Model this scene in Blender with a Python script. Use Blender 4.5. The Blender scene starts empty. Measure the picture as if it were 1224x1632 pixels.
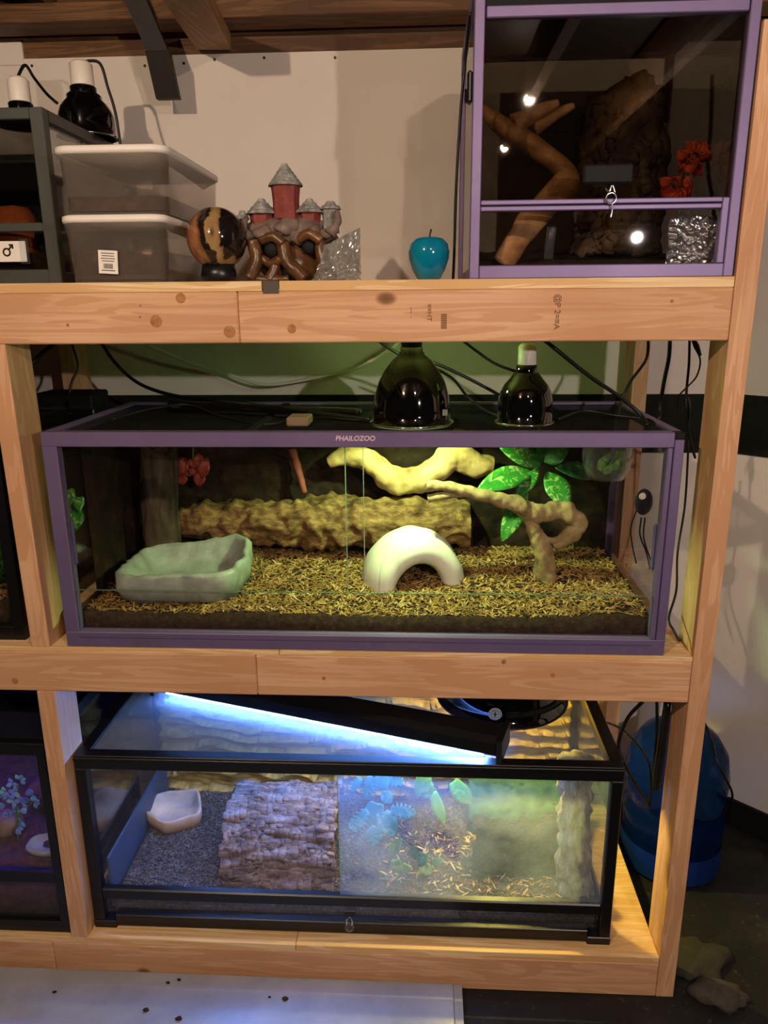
import bpy, bmesh, math, random
from mathutils import Vector, Matrix, noise
random.seed(7)
D = bpy.data
SC = bpy.context.scene
COL = SC.collection
PI = math.pi

# ------------------------------------------------------------------ camera
CAM = Vector((-0.52905, -1.37094, 1.50411)); YAW, PITCH, ROLL, FPX = -0.053393, -0.269582, -0.0081885, 1201.56
_f = Vector((math.sin(YAW)*math.cos(PITCH), math.cos(YAW)*math.cos(PITCH), math.sin(PITCH)))
_r = Vector((math.cos(YAW), -math.sin(YAW), 0)); _u = _r.cross(_f)
_r2 = math.cos(ROLL)*_r + math.sin(ROLL)*_u; _u2 = -math.sin(ROLL)*_r + math.cos(ROLL)*_u
cam = D.cameras.new('camera'); camo = D.objects.new('camera', cam); COL.objects.link(camo)
cam.sensor_fit = 'HORIZONTAL'; cam.sensor_width = 36.0; cam.lens = FPX/1224*36; cam.clip_start = 0.02
M = Matrix((( _r2.x, _u2.x, -_f.x, CAM.x), (_r2.y, _u2.y, -_f.y, CAM.y), (_r2.z, _u2.z, -_f.z, CAM.z), (0, 0, 0, 1)))
camo.matrix_world = M
SC.camera = camo
# ------------------------------------------------------------------ exposure, world, room lamps
SC.view_settings.view_transform = 'Standard'; SC.view_settings.look = 'None'
SC.view_settings.exposure = 0.0; SC.view_settings.gamma = 1.0; SC.view_settings.use_curve_mapping = False
W = D.worlds.new('room_ambient'); SC.world = W; W.use_nodes = True
W.node_tree.nodes['Background'].inputs[0].default_value = (1.0, 0.74, 0.55, 1)
W.node_tree.nodes['Background'].inputs[1].default_value = 0.012
def point(name, loc, power, color, radius, parent=None):
    l = D.lights.new(name, 'POINT'); l.energy = power; l.color = color; l.shadow_soft_size = radius
    o = D.objects.new(name, l); COL.objects.link(o); o.location = loc
    if parent: o.parent = parent; o.location = Vector(loc) - ORG[parent.name]
    return o
ORG = {}
point('ceiling_bulb', (-1.35, -1.55, 2.2), 68, (1.0, 0.76, 0.55), 0.016)
point('ceiling_bulb', (-.16, -1.6, 2.2), 47, (1.0, 0.76, 0.57), 0.016)
point('room_lamp', (.28, -1.7, 1.74), 50, (1.0, 0.84, 0.76), 0.016)
try: SC.cycles.transparent_max_bounces = 32
except Exception: pass

# ------------------------------------------------------------------ measuring helpers
def _ray(x, y): return _f + _r2*((x-612)/FPX) - _u2*((y-816)/FPX)
def at(x, y, Y): d = _ray(x, y); return CAM + d*((Y-CAM.y)/d.y)      # point seen at a pixel, at depth Y
def atz(x, y, Z): d = _ray(x, y); return CAM + d*((Z-CAM.z)/d.z)     # the same, at height Z

# ------------------------------------------------------------------ materials
def hexc(h):
    h = h.lstrip('#'); v = [int(h[i:i+2], 16)/255 for i in (0, 2, 4)]
    return tuple(c/12.92 if c <= .04045 else ((c+.055)/1.055)**2.4 for c in v) + (1,)
class NT:
    def __init__(s, name):
        s.m = D.materials.new(name); s.m.use_nodes = True; s.t = s.m.node_tree; s.t.nodes.clear()
        s.out = s.n('ShaderNodeOutputMaterial')
    def n(s, typ, **kw):
        nd = s.t.nodes.new(typ)
        for k, v in kw.items(): setattr(nd, k, v)
        return nd
    def l(s, a, b): s.t.links.new(a, b)
    def coords(s, scale=(1, 1, 1), rnd=True):
        tc = s.n('ShaderNodeTexCoord'); mp = s.n('ShaderNodeMapping'); mp.inputs['Scale'].default_value = scale
        if rnd:
            oi = s.n('ShaderNodeObjectInfo'); mu = s.n('ShaderNodeMath', operation='MULTIPLY'); mu.inputs[1].default_value = 37.0
            s.l(oi.outputs['Random'], mu.inputs[0]); ad = s.n('ShaderNodeVectorMath', operation='ADD')
            s.l(tc.outputs['Object'], ad.inputs[0]); s.l(mu.outputs[0], ad.inputs[1]); s.l(ad.outputs[0], mp.inputs[0])
        else: s.l(tc.outputs['Object'], mp.inputs[0])
        return mp.outputs[0]
    def noise(s, vec, scale, detail=4, rough=.6, dist=0):
        nd = s.n('ShaderNodeTexNoise'); nd.inputs['Scale'].default_value = scale; nd.inputs['Detail'].default_value = detail
        nd.inputs['Roughness'].default_value = rough; nd.inputs['Distortion'].default_value = dist
        s.l(vec, nd.inputs['Vector']); return nd.outputs[0]
    def ramp(s, fac, stops):
        r = s.n('ShaderNodeValToRGB'); e = r.color_ramp.elements
        while len(e) < len(stops): e.new(.5)
        for i, (p, c) in enumerate(stops): e[i].position = p; e[i].color = hexc(c) if isinstance(c, str) else c
        s.l(fac, r.inputs[0]); return r.outputs[0]
    def mix(s, fac, a, b, mode='MIX'):
        m = s.n('ShaderNodeMix', data_type='RGBA', blend_type=mode)
        if isinstance(fac, (int, float)): m.inputs[0].default_value = fac
        else: s.l(fac, m.inputs[0])
        for i, v in ((6, a), (7, b)):
            if isinstance(v, str): m.inputs[i].default_value = hexc(v)
            else: s.l(v, m.inputs[i])
        return m.outputs[2]
    def bsdf(s, col, rough=.6, spec=.4, metal=0, bump=None, bstr=.3, bdist=.003, coat=0, sss=0):
        b = s.n('ShaderNodeBsdfPrincipled'); b.inputs['Roughness'].default_value = rough
        b.inputs['Specular IOR Level'].default_value = spec; b.inputs['Metallic'].default_value = metal
        b.inputs['Coat Weight'].default_value = coat
        if isinstance(col, str): b.inputs['Base Color'].default_value = hexc(col)
        else: s.l(col, b.inputs['Base Color'])
        if bump is not None:
            bp = s.n('ShaderNodeBump'); bp.inputs['Strength'].default_value = bstr; bp.inputs['Distance'].default_value = bdist
            s.l(bump, bp.inputs['Height']); s.l(bp.outputs[0], b.inputs['Normal'])
        return b.outputs[0]
    def done(s, sh): s.l(sh, s.out.inputs[0]); return s.m
def plain(name, col, rough=.5, spec=.4, metal=0, coat=0, var=None, scale=30, bump=0):
    t = NT(name); v = t.coords()
    if var or bump:
        nz = t.noise(v, scale, 5)
        c = t.ramp(nz, [(.3, col), (.7, var or col)])
        return t.done(t.bsdf(c, rough, spec, metal, nz if bump else None, bump, coat=coat))
    nz = t.noise(v, 60, 3); c = t.mix(nz, col, col)
    return t.done(t.bsdf(c, rough, spec, metal, coat=coat))
def emit(name, col, strength):
    t = NT(name); e = t.n('ShaderNodeEmission'); e.inputs[0].default_value = hexc(col); e.inputs[1].default_value = strength
    return t.done(e.outputs[0])
def wood(name, axis, a='#d8ad88', b='#c89870', dark='#b07c56', knots=True, rough=.62):
    t = NT(name); sc = [9, 9, 9]; sc[axis] = .8
    v = t.coords(tuple(sc)); n1 = t.noise(v, 2.2, 3, .5, 1.2)
    wv = t.n('ShaderNodeMath', operation='SINE'); mu = t.n('ShaderNodeMath', operation='MULTIPLY'); mu.inputs[1].default_value = 34
    t.l(n1, mu.inputs[0]); t.l(mu.outputs[0], wv.inputs[0])
    c = t.ramp(wv.outputs[0], [(0, b), (.35, a), (1, a)])
    sc2 = [160, 160, 160]; sc2[axis] = 4
    n2 = t.noise(t.coords(tuple(sc2)), 1, 2); f = t.ramp(n2, [(.35, (0, 0, 0, 1)), (.8, (1, 1, 1, 1))])
    c = t.mix(f, c, b)
    n4 = t.noise(t.coords((1.2, 1.2, 1.2)), 2.2, 2); c = t.mix(t.ramp(n4, [(.4, (0, 0, 0, 1)), (.75, (.55, .55, .55, 1))]), c, dark)
    if knots:
        vo = t.n('ShaderNodeTexVoronoi'); s3 = [6.5, 6.5, 6.5]; s3[axis] = 4.0
        t.l(t.coords(tuple(s3)), vo.inputs['Vector']); vo.inputs['Scale'].default_value = 1
        k = t.ramp(vo.outputs['Distance'], [(0, (1, 1, 1, 1)), (.05, (.8, .8, .8, 1)), (.085, (0, 0, 0, 1))])
        c = t.mix(k, c, '#6e4526')
    return t.done(t.bsdf(c, rough, .3, 0, n2, .12, .001))
def glass(name, tint=(1, 1, 1), refl=1.0, haze=0.0, hazecol=(.8, .85, .9), hz_scale=None, r0=.03, gr=.015):
    t = NT(name); tr = t.n('ShaderNodeBsdfTransparent'); tr.inputs[0].default_value = (*tint, 1)
    gl = t.n('ShaderNodeBsdfGlossy'); gl.inputs['Roughness'].default_value = gr; gl.inputs[0].default_value = (refl, refl, refl, 1)
    lw = t.n('ShaderNodeLayerWeight'); lw.inputs[0].default_value = .5
    pw = t.n('ShaderNodeMath', operation='POWER'); pw.inputs[1].default_value = 4; t.l(lw.outputs['Facing'], pw.inputs[0])
    ma = t.n('ShaderNodeMath', operation='MULTIPLY_ADD'); ma.inputs[1].default_value = .8; ma.inputs[2].default_value = r0; t.l(pw.outputs[0], ma.inputs[0])
    mx = t.n('ShaderNodeMixShader'); t.l(ma.outputs[0], mx.inputs[0]); t.l(tr.outputs[0], mx.inputs[1]); t.l(gl.outputs[0], mx.inputs[2])
    sh = mx.outputs[0]
    if haze:
        df = t.n('ShaderNodeBsdfDiffuse'); df.inputs[0].default_value = (*hazecol, 1)
        tl = t.n('ShaderNodeBsdfTranslucent'); tl.inputs[0].default_value = (*hazecol, 1)
        ad = t.n('ShaderNodeMixShader'); ad.inputs[0].default_value = .6; t.l(df.outputs[0], ad.inputs[1]); t.l(tl.outputs[0], ad.inputs[2])
        m2 = t.n('ShaderNodeMixShader'); t.l(sh, m2.inputs[1]); t.l(ad.outputs[0], m2.inputs[2])
        if hz_scale:
            nz = t.noise(t.coords(), hz_scale, 3); mr = t.n('ShaderNodeMapRange'); mr.inputs[1].default_value = .3; mr.inputs[2].default_value = .7
            mr.inputs[3].default_value = haze*.4; mr.inputs[4].default_value = haze*1.6; t.l(nz, mr.inputs[0]); t.l(mr.outputs[0], m2.inputs[0])
        else: m2.inputs[0].default_value = haze
        sh = m2.outputs[0]
    return t.done(sh)
def mottled(name, stops, scale=20, rough=.7, spec=.3, bump=.6, bdist=.004, stretch=(1, 1, 1), detail=6, coat=0):
    t = NT(name); v = t.coords(stretch); nz = t.noise(v, scale, detail, .65)
    return t.done(t.bsdf(t.ramp(nz, stops), rough, spec, 0, nz, bump, bdist, coat=coat))

m_wx = wood('pine_along_x', 0); m_wz = wood('pine_along_z', 2); m_wy = wood('pine_along_y', 1)
m_ply = wood('plywood', 0, '#ecd0a4', '#d6ae78', '#c99a66', False)
m_joist = wood('old_joist', 1, '#8a6440', '#6b4a2c', '#4a3018', False)
m_joistx = wood('old_plate', 0, '#7a5636', '#5c3f26', '#3d2817', False)
m_rafter = wood('pale_rafter', 1, '#a88458', '#8f6c45', '#7a5835', False)
m_black = plain('black_plastic', '#0c0c0e', .35, .5)
m_blackm = plain('black_matte', '#0b0b0c', .7, .3)
m_gloss = plain('black_enamel', '#050506', .06, .6, coat=.5)
m_cable = plain('cable_black', '#0e0d0c', .45, .4)
m_cablew = plain('cable_white', '#cfcabb', .5, .4)
m_white = plain('white_plastic', '#e6dfd6', .45, .4)
m_ceram = plain('ceramic_socket', '#e4dcd0', .4, .4)
m_purple = plain('purple_metal', '#7a6a90', .48, .5, .45, var='#716187', scale=8)
m_purpled = plain('purple_pull', '#4d4566', .5, .4)
m_green_frame = plain('dark_olive_frame', '#3b3d38', .45, .4)
m_glass = glass('clear_glass')
m_glass_dim = glass('tinted_glass', (.72, .70, .66), 1.0)  # grey tint; on the upper cage it stands in for shade
m_glass_dark = glass('shade_tint_glass', (.42, .40, .37), 1.0)  # cage glass is clear; the dark tint puts its shade into the panes
m_glass_edge = plain('glass_edge', '#86a88c', .2, .5)
m_glass_fog = glass('misted_glass', (.96, .98, 1), 1.0, .10, (.70, .85, 1.0), 5)
m_chrome = plain('chrome', '#d8d8d8', .12, .5, 1)
m_clear = glass('clear_plastic', (.93, .95, .97), 1.0, .04)

# ------------------------------------------------------------------ mesh helpers
class MB:
    def __init__(s): s.v = []; s.f = []
    def add(s, vs, fs):
        b = len(s.v); s.v += [tuple(p) for p in vs]; s.f += [tuple(i+b for i in f) for f in fs]; return s
    def box(s, a, b):
        (x0, y0, z0), (x1, y1, z1) = a, b
        x0, x1 = sorted((x0, x1)); y0, y1 = sorted((y0, y1)); z0, z1 = sorted((z0, z1))
        v = [(x0, y0, z0), (x1, y0, z0), (x1, y1, z0), (x0, y1, z0), (x0, y0, z1), (x1, y0, z1), (x1, y1, z1), (x0, y1, z1)]
        return s.add(v, [(0, 3, 2, 1), (4, 5, 6, 7), (0, 1, 5, 4), (1, 2, 6, 5), (2, 3, 7, 6), (3, 0, 4, 7)])
    def hexa(s, bot, top):
        return s.add(list(bot)+list(top), [(0, 3, 2, 1), (4, 5, 6, 7), (0, 1, 5, 4), (1, 2, 6, 5), (2, 3, 7, 6), (3, 0, 4, 7)])
    def lathe(s, prof, c=(0, 0, 0), seg=32, axis='z', tilt=None):
        n = len(prof); vs = []; c = Vector(c)
        for k in range(seg):
            a = 2*PI*k/seg
            for r, z in prof:
                p = Vector((r*math.cos(a), r*math.sin(a), z))
                if axis == 'y': p = Vector((p.x, -p.z, p.y))
                if axis == 'x': p = Vector((p.z, p.x, p.y))
                if tilt: p = tilt @ p
                vs.append(c+p)
        fs = []
        for k in range(seg):
            k2 = (k+1) % seg
            for i in range(n-1): fs.append((k*n+i, k2*n+i, k2*n+i+1, k*n+i+1))
        return s.add(vs, fs)
    def tube(s, path, rad, seg=8, sub=6, amp=0, freq=20, cap=True, squash=1, seed=0, ridge=0):
        P = [Vector(p) for p in path]
        if not hasattr(rad, '__len__'): rad = [rad]*len(P)
        pts, rr = [], []
        n = len(P)
        for i in range(n-1):
            p0, p1, p2, p3 = P[max(i-1, 0)], P[i], P[i+1], P[min(i+2, n-1)]
            for k in range(sub):
                t = k/sub
                pts.append(.5*((2*p1)+(p2-p0)*t+(2*p0-5*p1+4*p2-p3)*t*t+(3*p1-p0-3*p2+p3)*t**3)); rr.append(rad[i]*(1-t)+rad[i+1]*t)
        pts.append(P[-1]); rr.append(rad[-1])
        vs = []; T0 = (pts[1]-pts[0]).normalized(); N = T0.orthogonal().normalized(); m = len(pts)
        for i, p in enumerate(pts):
            T = (pts[min(i+1, m-1)]-pts[max(i-1, 0)]).normalized(); N = (N-T*N.dot(T))
            N = N.normalized() if N.length > 1e-6 else T.orthogonal().normalized(); B = T.cross(N)
            for k in range(seg):
                a = 2*PI*k/seg; d = N*math.cos(a)+B*math.sin(a)*squash; r = rr[i]
                if amp:
                    q = p+d*r; r *= 1+amp*(noise.noise(q*freq+Vector((seed, 0, 0)))+.5*noise.noise(q*freq*2.3+Vector((0, seed, 0))))
                    if ridge: r *= 1+ridge*math.sin(a*9+3*noise.noise(p*8))*.5
                vs.append(p+d*r)
        fs = [(i*seg+k, i*seg+(k+1) % seg, (i+1)*seg+(k+1) % seg, (i+1)*seg+k) for i in range(m-1) for k in range(seg)]
        if cap: fs += [tuple(range(seg-1, -1, -1)), tuple((m-1)*seg+k for k in range(seg))]
        return s.add(vs, fs)
    def sphere(s, c, r, seg=20, ring=12, scale=(1, 1, 1), amp=0, freq=20, seed=0):
        c = Vector(c); vs = []
        for i in range(ring+1):
            th = PI*i/ring
            for k in range(seg):
                a = 2*PI*k/seg; d = Vector((math.sin(th)*math.cos(a)*scale[0], math.sin(th)*math.sin(a)*scale[1], math.cos(th)*scale[2]))
                q = r*(1+(amp*(noise.noise((c+d*r)*freq+Vector((seed, 0, 0)))+.5*noise.noise((c+d*r)*freq*2.2)) if amp else 0))
                vs.append(c+d*q)
        fs = [(i*seg+k, (i+1)*seg+k, (i+1)*seg+(k+1) % seg, i*seg+(k+1) % seg) for i in range(ring) for k in range(seg)]
        return s.add(vs, fs)
    def grid(s, fn, nu, nv):
        vs = [fn(i/nu, j/nv) for j in range(nv+1) for i in range(nu+1)]
        return s.add(vs, [(j*(nu+1)+i, j*(nu+1)+i+1, (j+1)*(nu+1)+i+1, (j+1)*(nu+1)+i) for j in range(nv) for i in range(nu)])
    def build(s, name, mat, parent=None, smooth=False, bevel=0, bseg=1, weld=False):
        org = ORG[parent.name] if parent else None
        if org is None:
            xs = [p[0] for p in s.v]; ys = [p[1] for p in s.v]; zs = [p[2] for p in s.v]
            org = Vector(((min(xs)+max(xs))/2, (min(ys)+max(ys))/2, min(zs)))
        me = D.meshes.new(name); me.from_pydata([tuple(Vector(p)-org) for p in s.v], [], s.f); me.update()
        if bevel or weld:
            bm = bmesh.new(); bm.from_mesh(me)
            if weld: bmesh.ops.remove_doubles(bm, verts=bm.verts, dist=1e-5)
            if bevel: bmesh.ops.bevel(bm, geom=list(bm.edges), offset=bevel, segments=bseg, affect='EDGES', profile=.7)
            bm.to_mesh(me); bm.free()
        if smooth:
            for p in me.polygons: p.use_smooth = True
        if mat: me.materials.append(mat)
        o = D.objects.new(name, me); COL.objects.link(o)
        if parent: o.parent = parent
        else: o.location = org
        ORG[o.name] = org
        return o
def B(name, a, b, mat, parent=None, bevel=.0012): return MB().box(a, b).build(name, mat, parent, bevel=bevel)
def tag(o, label=None, cat=None, group=None, kind=None):
    if label: o['label'] = label
    if cat: o['category'] = cat
    if group: o['group'] = group
    if kind: o['kind'] = kind
    return o
def thing(name, label, cat, loc, group=None):
    o = D.objects.new(name, None); COL.objects.link(o); o.location = loc; o.empty_display_size = .05; ORG[o.name] = Vector(loc)
    return tag(o, label, cat, group)
def text(name, body, loc, size, rot, mat, parent, depth=.0004, shear=0, bold=0):
    cu = D.curves.new(name, 'FONT'); cu.body = body; cu.size = size; cu.extrude = depth; cu.align_x = 'CENTER'; cu.align_y = 'CENTER'; cu.shear = shear; cu.offset = bold
    tmp = D.objects.new('tmp', cu); COL.objects.link(tmp); bpy.context.view_layer.update()
    me = D.meshes.new_from_object(tmp.evaluated_get(bpy.context.evaluated_depsgraph_get())); D.objects.remove(tmp); D.curves.remove(cu)
    me.name = name
    me.transform(Matrix.Translation(Vector(loc)-ORG[parent.name]) @ rot.to_4x4()); me.materials.clear(); me.materials.append(mat)
    o = D.objects.new(name, me); COL.objects.link(o); o.parent = parent; ORG[o.name] = ORG[parent.name]; return o
FRONT = Matrix(((1, 0, 0), (0, 0, -1), (0, 1, 0)))     # text standing up, facing the camera side
def lerp(a, b, t): return a+(b-a)*t

# leaf: base, tip, up-normal; returns a mesh; kind: 'oval', 'heart', 'split'
def leaf(mb, base, tip, up, width, kind='oval', droop=.15, n=12, fold=.15):
    base, tip, up = Vector(base), Vector(tip), Vector(up); L = (tip-base).length; T = (tip-base)/L
    S = T.cross(up).normalized(); U = S.cross(T).normalized(); rows = []
    for i in range(n+1):
        t = i/n
        if kind == 'heart': w = (math.sin(PI*min(1, t*.93+.12))**.75)*(1-.25*t)*1.1 if t > .0 else .55
        elif kind == 'split': w = math.sin(PI*(t*.9+.08))**.6*(1 if i % 2 else .38)
        else: w = math.sin(PI*min(1, (t*.97+.02)))**.85
        w = max(w, .02)*width/2; p = base+T*L*t+U*(math.sin(PI*t)*droop*L*.6-t*t*droop*L*.5)
        e = U*(w*fold); sw = T*(-.25*w if kind == 'heart' and t < .15 else .12*w)
        rows += [p-S*w+e+sw, p-S*w*.5+e*.3+sw*.5, p, p+S*w*.5+e*.3+sw*.5, p+S*w+e+sw]
    mb.add(rows, [(r*5+c, r*5+c+1, r*5+c+6, r*5+c+5) for r in range(n) for c in range(4)])
    return mb
def solid(o, t=.0008):
    md = o.modifiers.new('thickness', 'SOLIDIFY'); md.thickness = t; return o
def chips(n, zone, zfun, lmin, lmax, wid, thick=.0012):
    mb = MB(); x0, x1, y0, y1 = zone
    for _ in range(n):
        x = random.uniform(x0, x1); y = random.uniform(y0, y1); a = random.uniform(0, PI); L = random.uniform(lmin, lmax)/2; w = random.uniform(.5, 1)*wid/2
        tl = random.gauss(0, .3); c = Vector((x, y, zfun(x, y)+thick*.6+abs(math.sin(tl))*L*.6))
        d = Vector((math.cos(a)*math.cos(tl), math.sin(a)*math.cos(tl), math.sin(tl))); s = Vector((-math.sin(a), math.cos(a), random.gauss(0, .3))).normalized(); u = d.cross(s)*thick
        A = [c-d*L-s*w*.4, c-d*L*.3+s*w, c+d*L+s*w*.3, c+d*L*.4-s*w]
        mb.add(A+[p+u for p in A], [(4, 5, 6, 7), (0, 1, 5, 4), (1, 2, 6, 5), (2, 3, 7, 6), (3, 0, 4, 7)])
    return mb
def cable(name, label, path, r=.0035, mat=None, cat='cable'):
    o = MB().tube(path, r, 8, 8).build(name, mat or m_cable, smooth=True); return tag(o, label, cat)

# ================================================================== THE ROOM
WALLY = .695
def struct(o): o['kind'] = 'structure'; return o
t = NT('painted_drywall'); v = t.coords((1, 1, 1), False); nz = t.noise(v, 2.2, 4); n2 = t.noise(v, 90, 3)
m_wall = t.done(t.bsdf(t.ramp(nz, [(.3, '#d8cdc2'), (.7, '#e2dad1')]), .75, .25, 0, n2, .08, .002))
t = NT('dark_floor'); v = t.coords((1, 1, 1), False); nz = t.noise(v, 5, 6); n2 = t.noise(v, 60, 4)
c = t.mix(t.ramp(n2, [(.62, (0, 0, 0, 1)), (.75, (1, 1, 1, 1))]), t.ramp(nz, [(.35, '#0d0d0d'), (.6, '#1b1a18'), (.75, '#34312c')]), '#3f3b35')
m_floor = t.done(t.bsdf(c, .62, .35, 0, nz, .4, .006))
m_band = plain('black_wall_band', '#141611', .8, .2, var='#1b1d17', scale=6)
m_base = plain('black_base', '#0b0b0b', .7, .3)
struct(B('floor', (-3.2, -3.0, -.06), (1.8, 1.2, 0), m_floor, bevel=0))
# back wall: upper drywall with a notch for the dark hanger, black strip, lower panel
CORN = .30
wb = MB(); nx0, nx1 = -1.185, -1.125
wb.box((-3.2, WALLY, 1.265), (CORN+.05, WALLY+.09, 2.10)); 
back = struct(wb.build('wall_back', m_wall))
low = struct(B('wall_lower_panel', (-3.2, WALLY-.004, 0), (CORN+.05, WALLY+.09, 1.105), m_wall, back, 0))
struct(B('black_strip', (-3.2, WALLY+.004, 1.105), (CORN+.05, WALLY+.09, 1.265), m_band, back, 0))
# right wall turns towards the camera at forty-odd degrees
ang = math.radians(-43); dx, dy = math.cos(ang), math.sin(ang); nxv, nyv = -dy, dx
def slab(z0, z1, off, thick, L=2.0, s0=0.0):
    p = [(CORN+dx*s0, WALLY+dy*s0), (CORN+dx*L, WALLY+dy*L)]
    q = [(x-nxv*0+nyv*0, y) for x, y in p]
    a = [(x-(-dy)*off, y-dx*off) for x, y in p]; b = [(x-(-dy)*(off-thick), y-dx*(off-thick)) for x, y in p]
    ring = [a[0], a[1], b[1], b[0]]
    return MB().hexa([(x, y, z0) for x, y in ring], [(x, y, z1) for x, y in ring])
rw = struct(slab(1.265, 2.35, 0, .09).build('wall_right', m_wall))
struct(slab(0, 1.105, .004, .09).build('wall_lower_panel', m_wall, rw)); struct(slab(1.105, 1.265, -.004, .08).build('black_strip', m_band, rw))
struct(slab(0, .085, .016, .012, 2.0, .02).build('baseboard_right', m_base))
# screws along the top of the drywall
m_screw = plain('screw_head', '#2a221c', .5)
for px, py in ((293, 101), (342, 95), (534, 92), (35, 66), (231, 105), (51, 105), (421, 92)):
    p = at(px, py, WALLY); struct(MB().lathe([(0, .0012), (.0035, .001), (.0035, 0)], (p.x, WALLY, p.z), 10, 'y').build('screw', m_screw, back))
# ceiling: dark boards, joists, plate above the drywall
m_ceil = wood('ceiling_boards', 0, '#3a2a1c', '#2a1d12', '#1c120a', False)
struct(B('ceiling', (-3.2, -3.0, 2.36), (1.8, 1.2, 2.42), m_ceil, bevel=0))
struct(B('trim_1', (-3.2, WALLY+.004, 2.10), (.6, WALLY+.09, 2.34), m_joistx, bevel=.002))                   # rim board above the drywall
struct(B('trim_2', (-3.2, WALLY-.12, 2.14), (.45, WALLY-.03, 2.18), m_joistx, bevel=.002))                   # plate in front of it
a0, a1 = at(0, 96, WALLY-.006), at(86, 52, WALLY-.006)
struct(MB().box((-1.75, WALLY-.004, 2.085), (at(34, 60, WALLY).x, WALLY+.02, 2.137)).build('trim_3', m_wall, bevel=.002))    # loose scrap of drywall
def board(name, p0, p1, w, h, mat, wdir=(1, 0, 0)):
    p0, p1 = Vector(p0), Vector(p1); T = (p1-p0).normalized(); S = Vector(wdir); S = (S-T*S.dot(T)).normalized(); U = S.cross(T)
    if U.z < 0: U = -U
    r = lambda p: [p-S*w/2, p+S*w/2, p+S*w/2+U*h, p-S*w/2+U*h]
    return MB().hexa(r(p0), r(p1)).build(name, mat, bevel=.002)
e0 = at(341, 80, WALLY-.01); e1 = at(293, 0, .30); d = e1-e0
struct(board('trim_4', e0, e1+d*.12, .085, .04, m_rafter))                                                       # pale brace
for k, x in enumerate((-2.3, -1.85, -1.45, -.62, -.15, .25)):
    struct(B('trim_%d' % (5+k), (x-.019, -2.8, 2.20), (x+.019, WALLY+.0, 2.36), m_joist, bevel=.002))
hg = MB(); e0 = at(267, 157, .59); e1 = at(250, 80, .555); e2 = at(205, -25, .54)
def strip(mb, a, b, w, th):
    for (p, q) in ((a, b),):
        S = Vector((1, 0, 0)); r = lambda c: [c+S*(-w/2), c+S*(w/2), c+S*(w/2)+Vector((0, th, 0)), c+S*(-w/2)+Vector((0, th, 0))]
        mb.hexa(r(p), r(q))
strip(hg, e0, e1, .056, .018); strip(hg, e1, e2, .05, .018)
tag(hg.build('ceiling_strap', plain('rusty_black_strap', '#120d0a', .6, .4, var='#1f1610', scale=40)), 'black strap hanging from the ceiling over the top of the drywall', 'strap')

# ================================================================== THE WOODEN RACK
ZT, ZM, ZB = 1.5267, .8237, .089          # top of the beams on the three levels
PT, PM, PBt = 1.5442, .8345, .1062        # top of the plywood
rack = thing('shelf_rack', 'tall pine shelving rack with three plywood shelves carrying the tanks', 'shelf', (0, 0, 0))
PX = -1.3278
def post(x0, y0, z0, z1, lean=0):
    w, dd = .038, .089
    bot = [(x0, y0, z0), (x0+w, y0, z0), (x0+w, y0+dd, z0), (x0, y0+dd, z0)]
    MB().hexa(bot, [(x+lean, y, z1) for x, y, z in bot]).build('post', m_wz, rack, bevel=.0022, bseg=2)
RT = at(1218, 30, 0).z
post(0, 0, 0, RT); post(0, .59, 0, 1.95)
post(PX+.003, 0, PM, ZT-.089, -.006); post(PX-.002, 0, PBt, ZM-.089, .002); post(-1.48, .59, PM, ZT-.089); post(-1.48, .59, PBt, ZM-.089)
LX = -2.6
BEAMS = []
def beam(x0, x1, z1, y0=0): BEAMS.append((x0, x1, z1, y0, B('beam', (x0, y0, z1-.089), (x1, y0+.038, z1), m_wx, rack, .0022)))
def beam_at(p): return [b[4] for b in BEAMS if b[0] <= p.x <= b[1] and b[2]-.095 <= p.z <= b[2]+.003 and b[3] == 0][0]
sx = at(380, 500, 0).x; beam(LX, sx-.0008, ZT); beam(sx, -.0006, ZT)
sx = at(409, 1070, 0).x; beam(LX, sx-.0008, ZM); beam(sx, -.0006, ZM)
sx = at(86, 1520, 0).x; beam(LX, sx-.0008, ZB); beam(sx, -.0006, ZB)
for z in (ZT, ZM, ZB): beam(LX, -.0006, z, .642)
for z in (ZT, ZM, ZB):                                                 # cross joists under the boards, kept behind the front beam
    for x in (-.045, -.92, PX): B('cross_joist', (x, .040, z-.089), (x+.038, .588 if x == PX else .640, z), m_wy, rack, .002)
def ply(x0, x1, z0, z1): 
    n = 5 if z1-z0 > .014 else 3; o = None
    B('shelf_board', (x0, .0005, z0+.0002), (x1, .64, z1), m_ply, rack, .0008)
g0, g1 = at(417, 458, 0).x, at(445, 458, 0).x
ply(LX, g0, ZT, PT); ply(g1, -.001, ZT, PT)
sx = at(445, 1037, 0).x; ply(LX, sx-.001, ZM, PM); ply(sx, -.001, ZM, PM)
sx = at(471, 1503, 0).x; ply(LX, sx-.001, ZB, PBt); ply(sx, -.001, ZB, PBt)
m_stamp = plain('ink_stamp', '#83604a', .8, .1)
ST = FRONT @ Matrix.Rotation(-PI/2, 3, 'Z')
def stamp(body, px, py, size, bold=0):
    p = at(px, py, 0); text('stamp', body, (p.x, -.0004, p.z), size, ST, m_stamp, beam_at(p), .0002, 0, bold)
stamp('@P 2=\u2261A', 888, 497, .0145, .0002); stamp('\u2261\u2261HT', 684, 498, .012, .0001); stamp('IIIIIIII', 707, 512, .013, .0006); stamp('--- -', 656, 498, .012)
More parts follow.
